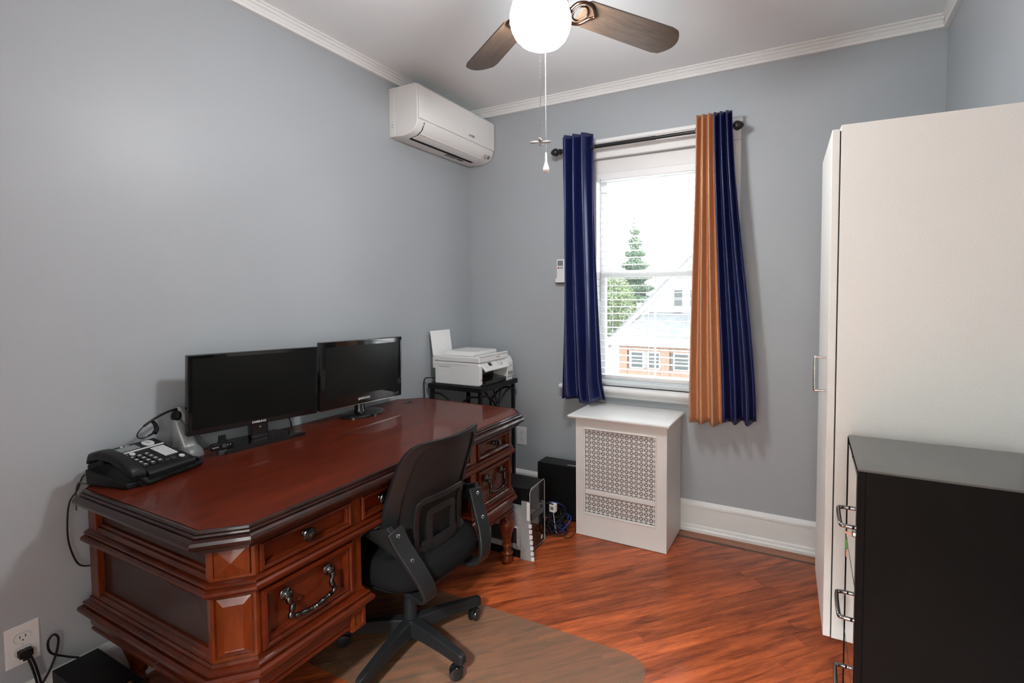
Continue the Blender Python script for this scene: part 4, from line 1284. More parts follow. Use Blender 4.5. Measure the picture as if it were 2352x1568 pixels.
tag(obj('cable', B().tube(catmull(mc, 6), 0.003, 6), 'black_plastic', smooth=180), 'black cable dropping behind the desk from the wide monitor', 'cable')

# ------------------------------------------------------------------ printer table and printer
TZ = 0.865
pt = thing('printer_table', (0.243, 2.69, 0), 'small black iron side table with arched fretwork carrying the printer', 'table')
TX0, TX1, TY0, TY1 = 0.030, 0.463, 2.478, 2.905
obj('table_top', B().box(TX0, TX1, TY0, TY1, TZ - 0.032, TZ), 'iron', pt, bevel=0.004)
for lx in (TX0 + 0.02, TX1 - 0.025):
    for ly in (TY0 + 0.022, TY1 - 0.022):
        obj('leg', B().box(lx - 0.010, lx + 0.010, ly - 0.010, ly + 0.010, 0, TZ - 0.032), 'iron', pt)
obj('lower_shelf', B().box(TX0 + 0.031, TX1 - 0.036, TY0 + 0.033, TY1 - 0.033, 0.18, 0.195), 'iron', pt)
for fx in (TX1 - 0.025,):
    ym = (TY0 + TY1) / 2
    for s in (-1, 1):
        obj('arch', B().tube(catmull([(fx, ym + s * 0.180, 0.800), (fx, ym + s * 0.12, 0.796), (fx, ym + s * 0.06, 0.762), (fx, ym + s * 0.008, 0.700)], 6), 0.007, 8), 'iron', pt, smooth=180)
        obj('fork', B().tube(catmull([(fx, ym + s * 0.05, 0.832), (fx, ym + s * 0.032, 0.790), (fx, ym + s * 0.006, 0.725)], 5), 0.005, 8), 'iron', pt, smooth=180)
    obj('stem', B().cyl((fx, ym, 0.20), (fx, ym, 0.71), 0.008, 10), 'iron', pt, smooth=40)
for yy in (TY0 + 0.022, TY1 - 0.022):
    xm = (TX0 + TX1) / 2
    for s in (-1, 1):
        obj('arch', B().tube(catmull([(xm + s * 0.185, yy, 0.800), (xm + s * 0.12, yy, 0.796), (xm + s * 0.06, yy, 0.762), (xm + s * 0.008, yy, 0.700)], 6), 0.007, 8), 'iron', pt, smooth=180)
    obj('stem', B().cyl((xm, yy, 0.20), (xm, yy, 0.71), 0.008, 10), 'iron', pt, smooth=40)

pr_ = thing('printer', (0.265, 2.68, TZ), 'white all-in-one inkjet printer on the black side table in the corner', 'printer')
QX0, QX1, QY0, QY1 = 0.075, 0.440, 2.498, 2.872
S = 0.20     # body height
# left cheek (ink side), right tower, rear body, leaving the black paper bay open at the front
obj('body', B().prism([(QX0, TZ + 0.004), (QX1 - 0.110, TZ + 0.004), (QX1 - 0.110, TZ + 0.150), (QX0, TZ + 0.150)], 'y', QY0 + 0.0305, QY1), 'printer_white', pr_, bevel=0.006, bseg=3)
obj('left_cheek', B().prism([(QX0, TZ + 0.002), (QX1 - 0.012, TZ + 0.002), (QX1, TZ + 0.014), (QX1, TZ + 0.130), (QX1 - 0.016, TZ + 0.150), (QX0, TZ + 0.150)], 'y', QY0, QY0 + 0.030), 'printer_white', pr_, bevel=0.011, bseg=4)
tw = obj('ink_tower', B().prism([(QX1 - 0.111, TZ + 0.018), (QX1 + 0.004, TZ + 0.018), (QX1 + 0.008, TZ + 0.030), (QX1 + 0.006, TZ + 0.120), (QX1 - 0.010, TZ + 0.155), (QX1 - 0.050, TZ + 0.176), (QX1 - 0.111, TZ + 0.178)], 'y', QY1 - 0.075, QY1), 'printer_white', pr_, bevel=0.006, bseg=3)
for k in range(4):
    obj('ink_window', B().box(QX1 + 0.0065, QX1 + 0.0095, QY1 - 0.066 + 0.0155 * k, QY1 - 0.060 + 0.0155 * k, TZ + 0.034, TZ + 0.060), 'ink', tw)
text('logo', 'EcoTank', 0.008, frame((QX1 + 0.0085, QY1 - 0.036, TZ + 0.098), Y, Z), 'grey_plastic', tw)
obj('tower_foot', B().box(QX1 - 0.111, QX1 + 0.002, QY1 - 0.075, QY1 - 0.004, TZ, TZ + 0.018), 'printer_white', pr_)
obj('paper_bay', B().box(QX1 - 0.109, QX1 - 0.105, QY0 + 0.030, QY1 - 0.075, TZ + 0.002, TZ + 0.150).box(QX1 - 0.105, QX1 - 0.002, QY0 + 0.0305, QY1 - 0.0755, TZ + 0.001, TZ + 0.020), 'gloss_black', pr_)
obj('output_tray', B().obox((QX1 - 0.045, (QY0 + QY1) / 2 - 0.022, TZ + 0.034), Vector((1, 0, -0.12)).normalized(), Y, Vector((0.12, 0, 1)).normalized(), 0.055, 0.115, 0.003), 'gloss_black', pr_)
pn = Vector((0.72, 0, 0.69)).normalized(); ps = Vector((0.69, 0, -0.72)).normalized()
cpc = Vector((QX1 - 0.004, (QY0 + QY1) / 2 - 0.022, TZ + 0.126))
cp = obj('control_panel', B().obox(cpc, ps, Y, pn, 0.042, 0.134, 0.007), 'printer_white', pr_, bevel=0.004, bseg=3)
obj('lcd_screen', B().obox(cpc + pn * 0.0072 - Y * 0.055 + ps * -0.004, ps, Y, pn, 0.013, 0.017, 0.0006), 'ink', cp)
for r in range(4):
    for c_ in range(3):
        obj('panel_button', B().obox(cpc + pn * 0.0076 + Y * (0.035 + 0.020 * c_) + ps * (-0.024 + 0.013 * r), ps, Y, pn, 0.0035, 0.0055, 0.0008), 'grey_plastic' if (r + c_) % 4 == 0 else 'light_print', cp)
for k in range(4):
    obj('panel_button', B().obox(cpc + pn * 0.0076 - Y * (0.105 - 0.000 * k) + ps * (-0.024 + 0.014 * k), ps, Y, pn, 0.003, 0.005, 0.0008), 'light_print', cp)
# scanner deck and document feeder on top
obj('scanner_lid', B().box(QX0 - 0.002, QX1 - 0.004, QY0 - 0.002, QY1 - 0.045, TZ + 0.1515, TZ + 0.186), 'printer_white', pr_, bevel=0.006, bseg=3)
adf = obj('document_feeder', B().prism([(QY0 + 0.045, TZ + 0.187), (QY0 + 0.085, TZ + 0.210), (QY1 - 0.075, TZ + 0.212), (QY1 - 0.060, TZ + 0.208), (QY1 - 0.055, TZ + 0.187)], 'x', QX0 + 0.03, QX1 - 0.09), 'printer_white', pr_, bevel=0.003)
obj('lid_edge', B().box(QX1 - 0.012, QX1 - 0.002, QY0 + 0.006, QY1 - 0.052, TZ + 0.186, TZ + 0.200), 'printer_white', pr_, bevel=0.003)
text('logo', 'EPSON', 0.013, frame((QX1 - 0.0030, (QY0 + QY1) / 2 + 0.02, TZ + 0.172), Y, Z), 'grey_plastic', pr_)
obj('side_recess', B().box(QX0 + 0.035, QX0 + 0.125, QY0 - 0.0006, QY0 + 0.001, TZ + 0.062, TZ + 0.115), 'white_plastic', pr_)
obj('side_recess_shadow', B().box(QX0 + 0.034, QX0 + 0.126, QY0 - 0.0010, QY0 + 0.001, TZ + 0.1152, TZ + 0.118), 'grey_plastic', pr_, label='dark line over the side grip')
obj('seam', B().box(QX0 + 0.012, QX0 + 0.27, QY0 - 0.0008, QY0 + 0.001, TZ + 0.1295, TZ + 0.1307), 'grey_plastic', pr_)
obj('usb_port', B().box(QX1 - 0.0005, QX1 + 0.0006, QY0 + 0.012, QY0 + 0.022, TZ + 0.040, TZ + 0.047), 'ink', pr_)
obj('rear_feed', B().box(QX0 - 0.020, QX0 + 0.004, QY0 + 0.002, QY0 + 0.27, TZ + 0.10, TZ + 0.178), 'printer_white', pr_, bevel=0.004)
tag(obj('paper_sheet', B().obox((QX0 - 0.034, QY0 + 0.110, TZ + 0.262), Vector((0.99, 0, 0.14)), Y, Vector((-0.14, 0, 0.99)), 0.0012, 0.098, 0.082), 'paper'), 'sheets of white paper standing upright in the back of the printer', 'paper')
pw = [(QX0 + 0.01, QY0 + 0.02, TZ + 0.03), (QX0 - 0.03, QY0 - 0.03, TZ + 0.04), (0.028, QY0 - 0.048, TZ + 0.025), (0.024, QY0 - 0.046, TZ - 0.05), (0.026, QY0 - 0.040, 0.62)]
obj('power_cord', B().tube(catmull(pw, 8), 0.0035, 6), 'black_plastic', pr_, smooth=180)

# ------------------------------------------------------------------ things on the floor beyond the desk
tow = thing('computer_tower', (0.78, 2.385, 0), 'black computer tower with glossy front panel on the floor by the desk leg', 'computer')
U0, U1, V0, V1, UH = 0.560, 0.910, 2.300, 2.475, 0.372
obj('case', B().box(U0, U1 - 0.012, V0, V1, 0.012, UH - 0.004), 'black_plastic', tow, bevel=0.003)
obj('feet', B().box(U0 + 0.03, U0 + 0.06, V0 + 0.01, V1 - 0.01, 0, 0.012).box(U1 - 0.07, U1 - 0.04, V0 + 0.01, V1 - 0.01, 0, 0.012), 'black_plastic', tow)
obj('front_panel', B().prism([(V0 + 0.004, 0.010), (V1 - 0.004, 0.010), (V1 - 0.004, UH - 0.012), (V1 - 0.012, UH), (V0 + 0.018, UH - 0.006), (V0 + 0.004, UH - 0.026)], 'x', U1 - 0.012, U1), 'gloss_black', tow, bevel=0.002)
rim = [(U1 + 0.0005, V0 + 0.003, 0.010), (U1 + 0.0005, V0 + 0.003, UH - 0.026), (U1 + 0.0005, V0 + 0.018, UH - 0.006), (U1 + 0.0005, V1 - 0.011, UH + 0.0005), (U1 + 0.0005, V1 - 0.003, UH - 0.012), (U1 + 0.0005, V1 - 0.003, 0.010)]
obj('front_rim', B().tube(rim, 0.0022, 6, closed=True), 'silver_plastic', tow, smooth=180)
obj('speaker_plate', B().prism([(V0 + 0.016, UH - 0.120), (V0 + 0.085, UH - 0.150), (V0 + 0.100, UH - 0.120), (V0 + 0.100, UH - 0.020), (V0 + 0.028, UH - 0.022), (V0 + 0.016, UH - 0.036)], 'x', U1 + 0.0002, U1 + 0.0012), 'dark_grey', tow)
obj('drive_bay', B().box(U1, U1 + 0.004, V0 + 0.02, V1 - 0.02, UH - 0.190, UH - 0.155), 'dark_grey', tow, bevel=0.001)
obj('power_button', B().lathe([(0.008, 0), (0.008, 0.003), (0, 0.004)], (U1, V0 + 0.105, UH - 0.172), X, 14), 'chrome', tow, smooth=40)
obj('badge', B().box(U1, U1 + 0.001, V1 - 0.045, V1 - 0.028, 0.030, 0.052), 'light_print', tow)

swf = thing('speaker_box', (0.87, 2.86, 0), 'plain black box standing in the corner between desk and radiator cover', 'speaker')
obj('cabinet', B().box(0.700, 1.005, 2.760, 2.880, 0.012, 0.352), 'black_plastic', swf, bevel=0.004)
obj('foot', B().box(0.72, 0.98, 2.775, 2.865, 0, 0.012), 'black_plastic', swf)
obj('front_light', B().box(0.905, 0.965, 2.786, 2.794, 0.352, 0.3526), 'light_print', swf)

gp = thing('desktop_case', (0.740, 2.187, 0), 'grey desktop computer case with black opening under the right desk pedestal', 'computer', R(0))
Tg = world_T(gp)


def gq(g):
    g.bm.transform(Tg)
    return g


g = B()
g.box(-0.205, 0.150, 0.055, 0.108, 0.045, 0.275)
obj('case', gq(g), 'grey_metal', gp, bevel=0.003)
obj('base_tray', gq(B().box(-0.19, 0.145, 0.06, 0.105, 0.0, 0.045)), 'black_plastic', gp)
obj('side_cover', gq(B().rings((-0.200, 0.0545, 0.060), X, Z, -Y, 0.345, 0.205, [(0, 0), (0, 0.005), (0.003, 0.007)])), 'grey_metal', gp)
obj('opening', gq(B().rings((-0.040, 0.0468, 0.085), X, Z, -Y, 0.165, 0.085, [(0, 0), (0.0, 0.002)])), 'radiator_dark', gp)
obj('opening_rim', gq(B().tube([(-0.048, 0.0455, 0.078), (0.133, 0.0455, 0.078), (0.133, 0.0455, 0.176), (-0.048, 0.0455, 0.176)], 0.005, 8, closed=True)), 'silver_plastic', gp, smooth=60)
for k in range(5):
    obj('screw_tab', gq(B().obox((-0.02 + 0.033 * k, 0.045, 0.070), X, Y, Z, 0.011, 0.003, 0.005)), 'silver_plastic', gp)

hg = thing('hinged_panel', (0.945, 2.248, 0), 'pale grey metal panel with hinge strip leaning upright beside the desk leg', 'panel', R(4))
Tq = world_T(hg)


def hgq(g):
    g.bm.transform(Tq)
    return g


obj('sheet', hgq(B().prism([(-0.060, 0.0), (0.020, 0.0), (-0.006, 0.325), (-0.05, 0.325)], 'y', -0.004, 0.0)), 'grey_metal', hg)
for k in range(7):
    z0 = 0.004 + 0.030 * k
    xx = 0.020 - 0.026 * z0 / 0.325
    obj('hinge_knuckle', hgq(B().box(xx - 0.012, xx + 0.004, -0.007, 0.001, z0, z0 + 0.018)), 'white_plastic', hg)
obj('hinge_plate', hgq(B().box(-0.018, 0.0, -0.006, -0.0042, 0.222, 0.322)), 'white_plastic', hg, bevel=0.002)

# cables in the corner
def loops(c, r, n, z, jit, turns=5):
    pts = []
    for i in range(n):
        a = 2 * PI * turns * i / n
        rr_ = r * (0.75 + 0.4 * math.sin(i * 0.7))
        pts.append((c[0] + rr_ * math.cos(a), c[1] + rr_ * 0.8 * math.sin(a), z + jit * (0.5 + 0.5 * math.sin(i * 1.3))))
    return pts


tag(obj('network_cable', B().tube(catmull([(0.925, 2.50, 0.225), (0.95, 2.56, 0.20), (0.97, 2.62, 0.15), (0.965, 2.66, 0.06)] + loops((0.935, 2.615), 0.065, 40, 0.006, 0.09, 6), 6), 0.0032, 6), 'blue_cable', smooth=180), 'tangled blue network cable on the floor beside the computer tower', 'cable')
tag(obj('power_cable', B().tube(catmull([(0.93, 2.45, 0.24), (0.955, 2.52, 0.20), (0.95, 2.56, 0.12)] + loops((0.925, 2.585), 0.068, 60, 0.006, 0.13, 11), 6), 0.0036, 6), 'black_plastic', smooth=180), 'heap of black power cables beside the computer tower', 'cable')
tag(obj('thin_cable', B().tube(catmull([(0.965, 2.665, 0.055), (0.985, 2.60, 0.010), (1.000, 2.555, 0.004), (1.030, 2.565, 0.004), (1.035, 2.615, 0.010), (1.030, 2.65, 0.04)], 8), 0.0022, 6), 'black_plastic', smooth=180), 'thin black cable looping on the floor in front of the radiator cover', 'cable')
adp = thing('white_adapter', (0.948, 2.52, 0.165), 'small white power adapter hanging among the corner cables', 'adapter')
obj('case', B().box(0.925, 0.965, 2.500, 2.530, 0.165, 0.215), 'white_plastic', adp, bevel=0.005)
obj('plug', B().box(0.935, 0.955, 2.4985, 2.50, 0.180, 0.200), 'grey_plastic', adp)
obj('cord', B().tube(catmull([(0.945, 2.515, 0.166), (0.945, 2.53, 0.10), (0.940, 2.56, 0.02), (0.935, 2.60, 0.004)], 6), 0.0025, 6), 'white_plastic', adp, smooth=180)

# ------------------------------------------------------------------ black box at the lower left
ub = thing('battery_backup', (0.19, 0.71, 0), 'flat black power backup box on the floor below the left wall outlet', 'power unit')
obj('case', B().box(0.034, 0.36, 0.655, 0.775, 0.006, 0.200), 'black_plastic', ub, bevel=0.004)
obj('foot', B().box(0.05, 0.34, 0.665, 0.765, 0, 0.006), 'black_plastic', ub)
obj('handle', B().tube([(0.335, 0.69, 0.2005), (0.335, 0.70, 0.205), (0.335, 0.74, 0.205), (0.335, 0.75, 0.2005)], 0.0025, 6), 'chrome', ub)

# ------------------------------------------------------------------ outlets
def outlet(name, M, label, w=0.080, h=0.131):
    """M: x along the wall, y up, z out of the wall"""
    t = thing(name, M.translation, label, 'outlet')
    def q(g):
        g.bm.transform(M)
        return g
    obj('cover_plate', q(B().rings((-w / 2, -h / 2, 0), X, Y, Z, w, h, [(0, 0.0004), (0, 0.003), (0.003, 0.005)])), 'white_plastic', t)
    for s in (1, -1):
        oc = []
        for k in range(28):
            a = 2 * PI * k / 28
            oc.append((0.0195 * math.cos(a), s * 0.0225 + max(-0.0150, min(0.0150, 0.0195 * math.sin(a))), 0))
        f = obj('receptacle', q(B().loft([[(p[0], p[1], 0.0045) for p in oc], [(p[0], p[1], 0.0064) for p in oc]])), 'white_plastic', t)
        obj('rim', q(B().tube([(p[0] * 1.02, s * 0.0225 + (p[1] - s * 0.0225) * 1.02, 0.0052) for p in oc], 0.0006, 4, closed=True)), 'grey_plastic', f)
        for xx in (-0.0065, 0.0065):
            obj('slot', q(B().box(xx - 0.0012, xx + 0.0012, s * 0.0225 - 0.001, s * 0.0225 + 0.008, 0.0062, 0.0066)), 'ink', f)
        obj('ground_hole', q(B().lathe([(0.0026, 0.0062), (0.0026, 0.0066), (0, 0.0066)], (0, s * 0.0225 - 0.008, 0), Z, 10)), 'ink', f)
    obj('plate_screw', q(B().lathe([(0.003, 0.0045), (0.003, 0.0058), (0, 0.006)], (0, 0, 0), Z, 10)), 'light_print', t)
    return t


outlet('wall_outlet', frame((0, 0.601, 0.318), Y, Z), 'white wall outlet with a black plug in the left wall near the floor')
outlet('wall_outlet', frame((0.440, RY1, 0.431), X, Z) , 'white wall outlet on the back wall peeking out behind the desk')
pg = thing('power_plug', (0.008, 0.601, 0.285), 'black power plug with cord pushed into the left wall outlet', 'plug')
obj('plug_body', B().box(0.0072, 0.034, 0.585, 0.617, 0.282, 0.304).box(0.034, 0.040, 0.590, 0.612, 0.276, 0.300), 'black_plastic', pg, bevel=0.003)
for dy in (-0.004, 0.004):
    obj('cord', B().tube(catmull([(0.034, 0.606 + dy, 0.280), (0.042, 0.612 + dy, 0.250), (0.040, 0.622 + dy, 0.19), (0.040, 0.630 + dy, 0.12), (0.05, 0.62, 0.02), (0.06, 0.56, 0.004)], 6), 0.0035, 6), 'black_plastic', pg, smooth=180)
cl_ = catmull([(0.040, 0.50, 0.055), (0.042, 0.56, 0.120), (0.040, 0.625, 0.170), (0.036, 0.662, 0.235), (0.034, 0.675, 0.295), (0.034, 0.664, 0.318), (0.034, 0.650, 0.300), (0.036, 0.655, 0.262), (0.036, 0.690, 0.226), (0.046, 0.720, 0.2045)], 8)
tag(obj('cord', B().tube(cl_, 0.0034, 6), 'black_plastic', smooth=180), 'looped black cord between the outlet and the black box on the floor', 'cord')

# remote control in its wall holder
rc = thing('remote_control', (0.770, RY1 - 0.006, 1.525), 'white air conditioner remote in its wall holder left of the navy curtain', 'remote')
ZR = 1.523
obj('handset', B().box(0.742, 0.800, RY1 - 0.024, RY1 - 0.008, ZR + 0.006, ZR + 0.163), 'white_plastic', rc, bevel=0.004)
obj('holder', B().box(0.736, 0.806, RY1 - 0.008, RY1 - 0.0005, ZR, ZR + 0.10).box(0.736, 0.806, RY1 - 0.030, RY1 - 0.024, ZR, ZR + 0.035).box(0.736, 0.7415, RY1 - 0.024, RY1 - 0.008, ZR, ZR + 0.035).box(0.8005, 0.806, RY1 - 0.024, RY1 - 0.008, ZR, ZR + 0.035).box(0.736, 0.806, RY1 - 0.030, RY1 - 0.0005, ZR, ZR + 0.0055), 'white_plastic', rc)
obj('display', B().box(0.750, 0.790, RY1 - 0.0250, RY1 - 0.0235, ZR + 0.118, ZR + 0.153), 'lcd', rc)
obj('button', B().lathe([(0.006, 0), (0.006, 0.002), (0, 0.002)], (0.756, RY1 - 0.0235, ZR + 0.104), -Y, 12), 'red_button', rc)
for bx_ in (0.772, 0.786):
    obj('button', B().box(bx_ - 0.005, bx_ + 0.005, RY1 - 0.0252, RY1 - 0.0235, ZR + 0.100, ZR + 0.108), 'grey_plastic', rc)

# ------------------------------------------------------------------ chair mat
MX0, MX1, MY0, MY1, MR = 0.30, 1.748, 0.62, 1.822, 0.10
mpts = []
for cx_, cy_, a0 in ((MX1 - MR, MY0 + MR, -90), (MX1 - MR, MY1 - MR, 0), (MX0 + MR, MY1 - MR, 90), (MX0 + MR, MY0 + MR, 180)):
    for k in range(9):
        a = R(a0 + 90 * k / 8)
        mpts.append((cx_ + MR * math.cos(a), cy_ + MR * math.sin(a)))
MTH = 0.0030
# the mat sits between the desk feet: cut a notch round the left pedestal
mpts = [p for p in mpts]
lip = [(0.96, MY0 + 0.30), (0.96, 1.225)]
poly_ = []
for a0, cx_, cy_ in ((-90, MX1 - MR, 0.95 + MR), (0, MX1 - MR, MY1 - MR)):
    for k in range(9):
        a = R(a0 + 90 * k / 8)
        poly_.append((cx_ + MR * math.cos(a), cy_ + MR * math.sin(a)))
poly_ += [(0.30, MY1), (0.30, 1.225), (0.92, 1.225), (0.96, 1.19), (0.96, 0.95)]
tag(obj('chair_mat', B().prism(poly_, 'z', 0.0004, MTH), 'mat_vinyl', bevel=0.001), 'translucent grey-brown plastic chair mat on the wooden floor', 'mat')

# ------------------------------------------------------------------ office chair (local: sitter faces -x)
CHX, CHY, CHR = 0.826, 1.500, R(-3)
oc = thing('office_chair', (CHX, CHY, MTH), 'black mesh-back swivel office chair pushed up to the desk', 'chair', CHR)
To = world_T(oc)


Tbase = To @ Matrix.Translation((0.008, -0.028, 0))


def oq(g):
    g.bm.transform(To)
    return g


def bq(g):
    g.bm.transform(Tbase)
    return g


# five-star base
obj('hub', bq(B().lathe([(0, 0.065), (0.032, 0.065), (0.040, 0.075), (0.042, 0.115), (0.034, 0.122), (0, 0.122)], (0, 0, 0), Z, 24)), 'chair_plastic', oc, smooth=40)
obj('gas_cylinder', bq(B().lathe([(0, 0.028), (0.016, 0.028), (0.018, 0.034), (0.018, 0.12), (0.026, 0.123), (0.026, 0.245), (0.014, 0.246), (0.014, 0.310), (0, 0.310)], (0, 0, 0), Z, 20)), 'chair_plastic', oc, smooth=40)
BA = 63
for k in range(5):
    a = R(BA + 72 * k) - CHR
    d = Vector((math.cos(a), math.sin(a), 0)); t = Vector((-math.sin(a), math.cos(a), 0))
    rr_ = []
    for r, hw, zt, zb in ((0.030, 0.030, 0.122, 0.066), (0.10, 0.026, 0.119, 0.068), (0.20, 0.022, 0.108, 0.066), (0.275, 0.020, 0.098, 0.060), (0.300, 0.019, 0.095, 0.058), (0.314, 0.014, 0.090, 0.060)):
        rr_.append([d * r + t * (-hw) + Z * zb, d * r + t * hw + Z * zb, d * r + t * (hw * 0.72) + Z * zt, d * r + t * (-hw * 0.72) + Z * zt])
    obj('leg', bq(B().loft(rr_)), 'chair_plastic', oc, bevel=0.004)
    cc = d * 0.294
    sw = R((35, 70, 20, 95, 50)[k]) + a
    cs = Vector((math.cos(sw), math.sin(sw), 0)); ct = Vector((-math.sin(sw), math.cos(sw), 0))
    wc_ = cc - cs * 0.016 + Z * 0.0265
    hood = obj('caster', bq(B().cyl(cc + Z * 0.045, cc + Z * 0.080, 0.0065, 10).obox(wc_ + Z * 0.006, cs, ct, Z, 0.020, 0.006, 0.016)), 'chair_plastic', oc)
    for s in (-1, 1):
        c0 = wc_ + ct * (s * 0.0065)
        obj('wheel', bq(B().lathe([(0, 0), (0.0265, 0), (0.0265, 0.009), (0.024, 0.013), (0.014, 0.0145), (0, 0.015)], c0, ct * s, 22)), 'gloss_black', hood, smooth=40)
obj('tilt_mechanism', oq(B().loft([[(-0.10, -0.06, 0.300), (0.15, -0.05, 0.300), (0.15, 0.05, 0.300), (-0.10, 0.06, 0.300)], [(-0.12, -0.09, 0.336), (0.17, -0.08, 0.336), (0.17, 0.08, 0.336), (-0.12, 0.09, 0.336)]])), 'chair_plastic', oc, bevel=0.004)
obj('height_lever', oq(B().tube([(0.0, 0.05, 0.315), (0.0, 0.20, 0.315), (0.0, 0.25, 0.318)], 0.005, 8)), 'chair_plastic', oc, smooth=60)

# seat cushion: thick, soft, waterfall front, plump rear edge
def sup(a, e):
    c, s = math.cos(a), math.sin(a)
    return math.copysign(abs(c) ** e, c), math.copysign(abs(s) ** e, s)


rg = []
for hz, k in ((0.342, 0.80), (0.348, 0.90), (0.368, 0.980), (0.396, 1.0), (0.424, 0.985), (0.440, 0.94), (0.450, 0.82), (0.455, 0.55), (0.455, 0.2)):
    ring = []
    for i in range(40):
        cx_, sy_ = sup(2 * PI * i / 40, 0.55)
        xx = -0.020 + 0.240 * cx_ * k
        zz = hz - (0.030 * max(0, -cx_) ** 3 if hz > 0.41 else 0) + 0.010 * sy_ * sy_ * (hz > 0.43)
        ring.append((xx, 0.232 * sy_ * k, zz))
    rg.append(ring)
obj('seat', oq(B().loft(rg)), 'chair_fabric', oc, smooth=60)
obj('seat_pan', oq(B().loft([[(x_ * 0.9 - 0.03, y_ * 0.9, 0.334) for x_, y_ in [(0.21 * sup(2 * PI * i / 28, 0.55)[0], 0.215 * sup(2 * PI * i / 28, 0.55)[1]) for i in range(28)]], [(x_ - 0.03, y_, 0.345) for x_, y_ in [(0.21 * sup(2 * PI * i / 28, 0.55)[0], 0.215 * sup(2 * PI * i / 28, 0.55)[1]) for i in range(28)]]])), 'chair_plastic', oc)


# backrest surface: u across (-1..1), v up (0..1)
def bk(u, v, off=0.0):
    z = 0.455 + 0.447 * v
    hw = 0.212 + 0.012 * math.sin(PI * max(0, v)) - 0.034 * max(0, v) ** 1.6
    vv = max(0, v)
    x = 0.134 + 0.100 * vv ** 1.6 - 0.018 * math.exp(-((v - 0.35) / 0.24) ** 2) - (0.062 + 0.010 * v) * u * u + off
    y = hw * u
    if u > 0:
        y += 0.034 * u * vv ** 2.2
        x += 0.022 * u * u * vv ** 2
    return Vector((x, y, z + (0.020 * u * u * vv if u > 0 else 0.004 * u * u * vv)))


def bk_loop(m, inset=0.0):
    pts = []
    c = 0.16
    for t in [i / m for i in range(m)]:
        a = 2 * PI * t
        cx_, sy_ = sup(a, 0.34)
        pts.append(bk(cx_ * (1 - inset), 0.5 + 0.5 * sy_ * (1 - inset)))
    return pts


lp_ = bk_loop(80)
li_ = [bk(sup(2 * PI * i / 80, 0.34)[0] * 0.78, 0.5 + 0.5 * sup(2 * PI * i / 80, 0.34)[1] * 0.91) for i in range(80)]
g = B()
ro = [[p + X * 0.007 for p in lp_], [p + X * 0.010 for p in li_], [p - X * 0.006 for p in li_], [p - X * 0.009 for p in lp_]]
vr = [[g.bm.verts.new(p) for p in r] for r in ro]
for q in range(4):
    a_, b_ = vr[q], vr[(q + 1) % 4]
    for i in range(80):
        j = (i + 1) % 80
        g.bm.faces.new((a_[i], a_[j], b_[j], b_[i]))
obj('back_frame', oq(g), 'chair_plastic', oc, smooth=60, bevel=0.002)
g = B()
NU, NV = 22, 26
rows = [[g.bm.verts.new(bk(-0.84 + 1.68 * i / NU, 0.04 + 0.92 * j / NV, -0.001)) for i in range(NU + 1)] for j in range(NV + 1)]
for a_, b_ in zip(rows, rows[1:]):
    for i in range(NU):
        g.bm.faces.new((a_[i], a_[i + 1], b_[i + 1], b_[i]))
obj('back_mesh', oq(g), 'back_mesh', oc, smooth=180)
# lumbar support: two nested rounded hoops rising from a cross bar
def hoop(w, v0, v1, r, off):
    pts = []
    for i in range(29):
        t = i / 28
        if t < 0.38:
            q = t / 0.38; pts.append(bk(-w, v0 + (v1 - v0) * q * 0.88, off))
        elif t > 0.62:
            q = (1 - t) / 0.38; pts.append(bk(w, v0 + (v1 - v0) * q * 0.88, off))
        else:
            q = (t - 0.38) / 0.24
            ang = PI * (1 - q)
            pts.append(bk(w * math.copysign(abs(math.cos(ang)) ** 0.5, math.cos(ang)), v0 + (v1 - v0) * (0.88 + 0.12 * math.sin(ang) ** 0.5), off))
    return pts


def band(pts, w, th):
    """flat band swept along pts lying roughly in the y-z plane"""
    g = B(); rr_ = []
    n = len(pts)
    for i in range(n):
        t = (pts[min(n - 1, i + 1)] - pts[max(0, i - 1)]).normalized()
        s = t.cross(X).normalized()
        rr_.append([pts[i] + s * w / 2 + X * th / 2, pts[i] - s * w / 2 + X * th / 2, pts[i] - s * w / 2 - X * th / 2, pts[i] + s * w / 2 - X * th / 2])
    g.loft(rr_)
    return g


obj('lumbar_support', oq(band(hoop(0.54, 0.02, 0.47, 0.1, 0.030), 0.024, 0.010)), 'chair_plastic', oc, bevel=0.003, smooth=50)
obj('lumbar_support', oq(band(hoop(0.29, 0.02, 0.35, 0.1, 0.032), 0.024, 0.010)), 'chair_plastic', oc, bevel=0.003, smooth=50)
g = B()
rr_ = []
for i in range(21):
    u = -0.80 + 1.60 * i / 20
    c = bk(u, 0.0, 0.020)
    rr_.append([c + Vector((0.012 * math.cos(2 * PI * k / 12), 0, 0.024 * math.sin(2 * PI * k / 12))) for k in range(12)])
g.loft(rr_)
obj('cross_bar', oq(g), 'chair_plastic', oc, smooth=60)
g = B()
rr_ = []
for i in range(13):
    u = -0.44 + 0.88 * i / 12
    rr_.append([bk(u, 0.01, 0.034), bk(u, 0.10, 0.034), bk(u, 0.10, 0.025), bk(u, 0.01, 0.024)])
g.loft(rr_)
obj('lumbar_web', oq(g), 'chair_plastic', oc, smooth=50)
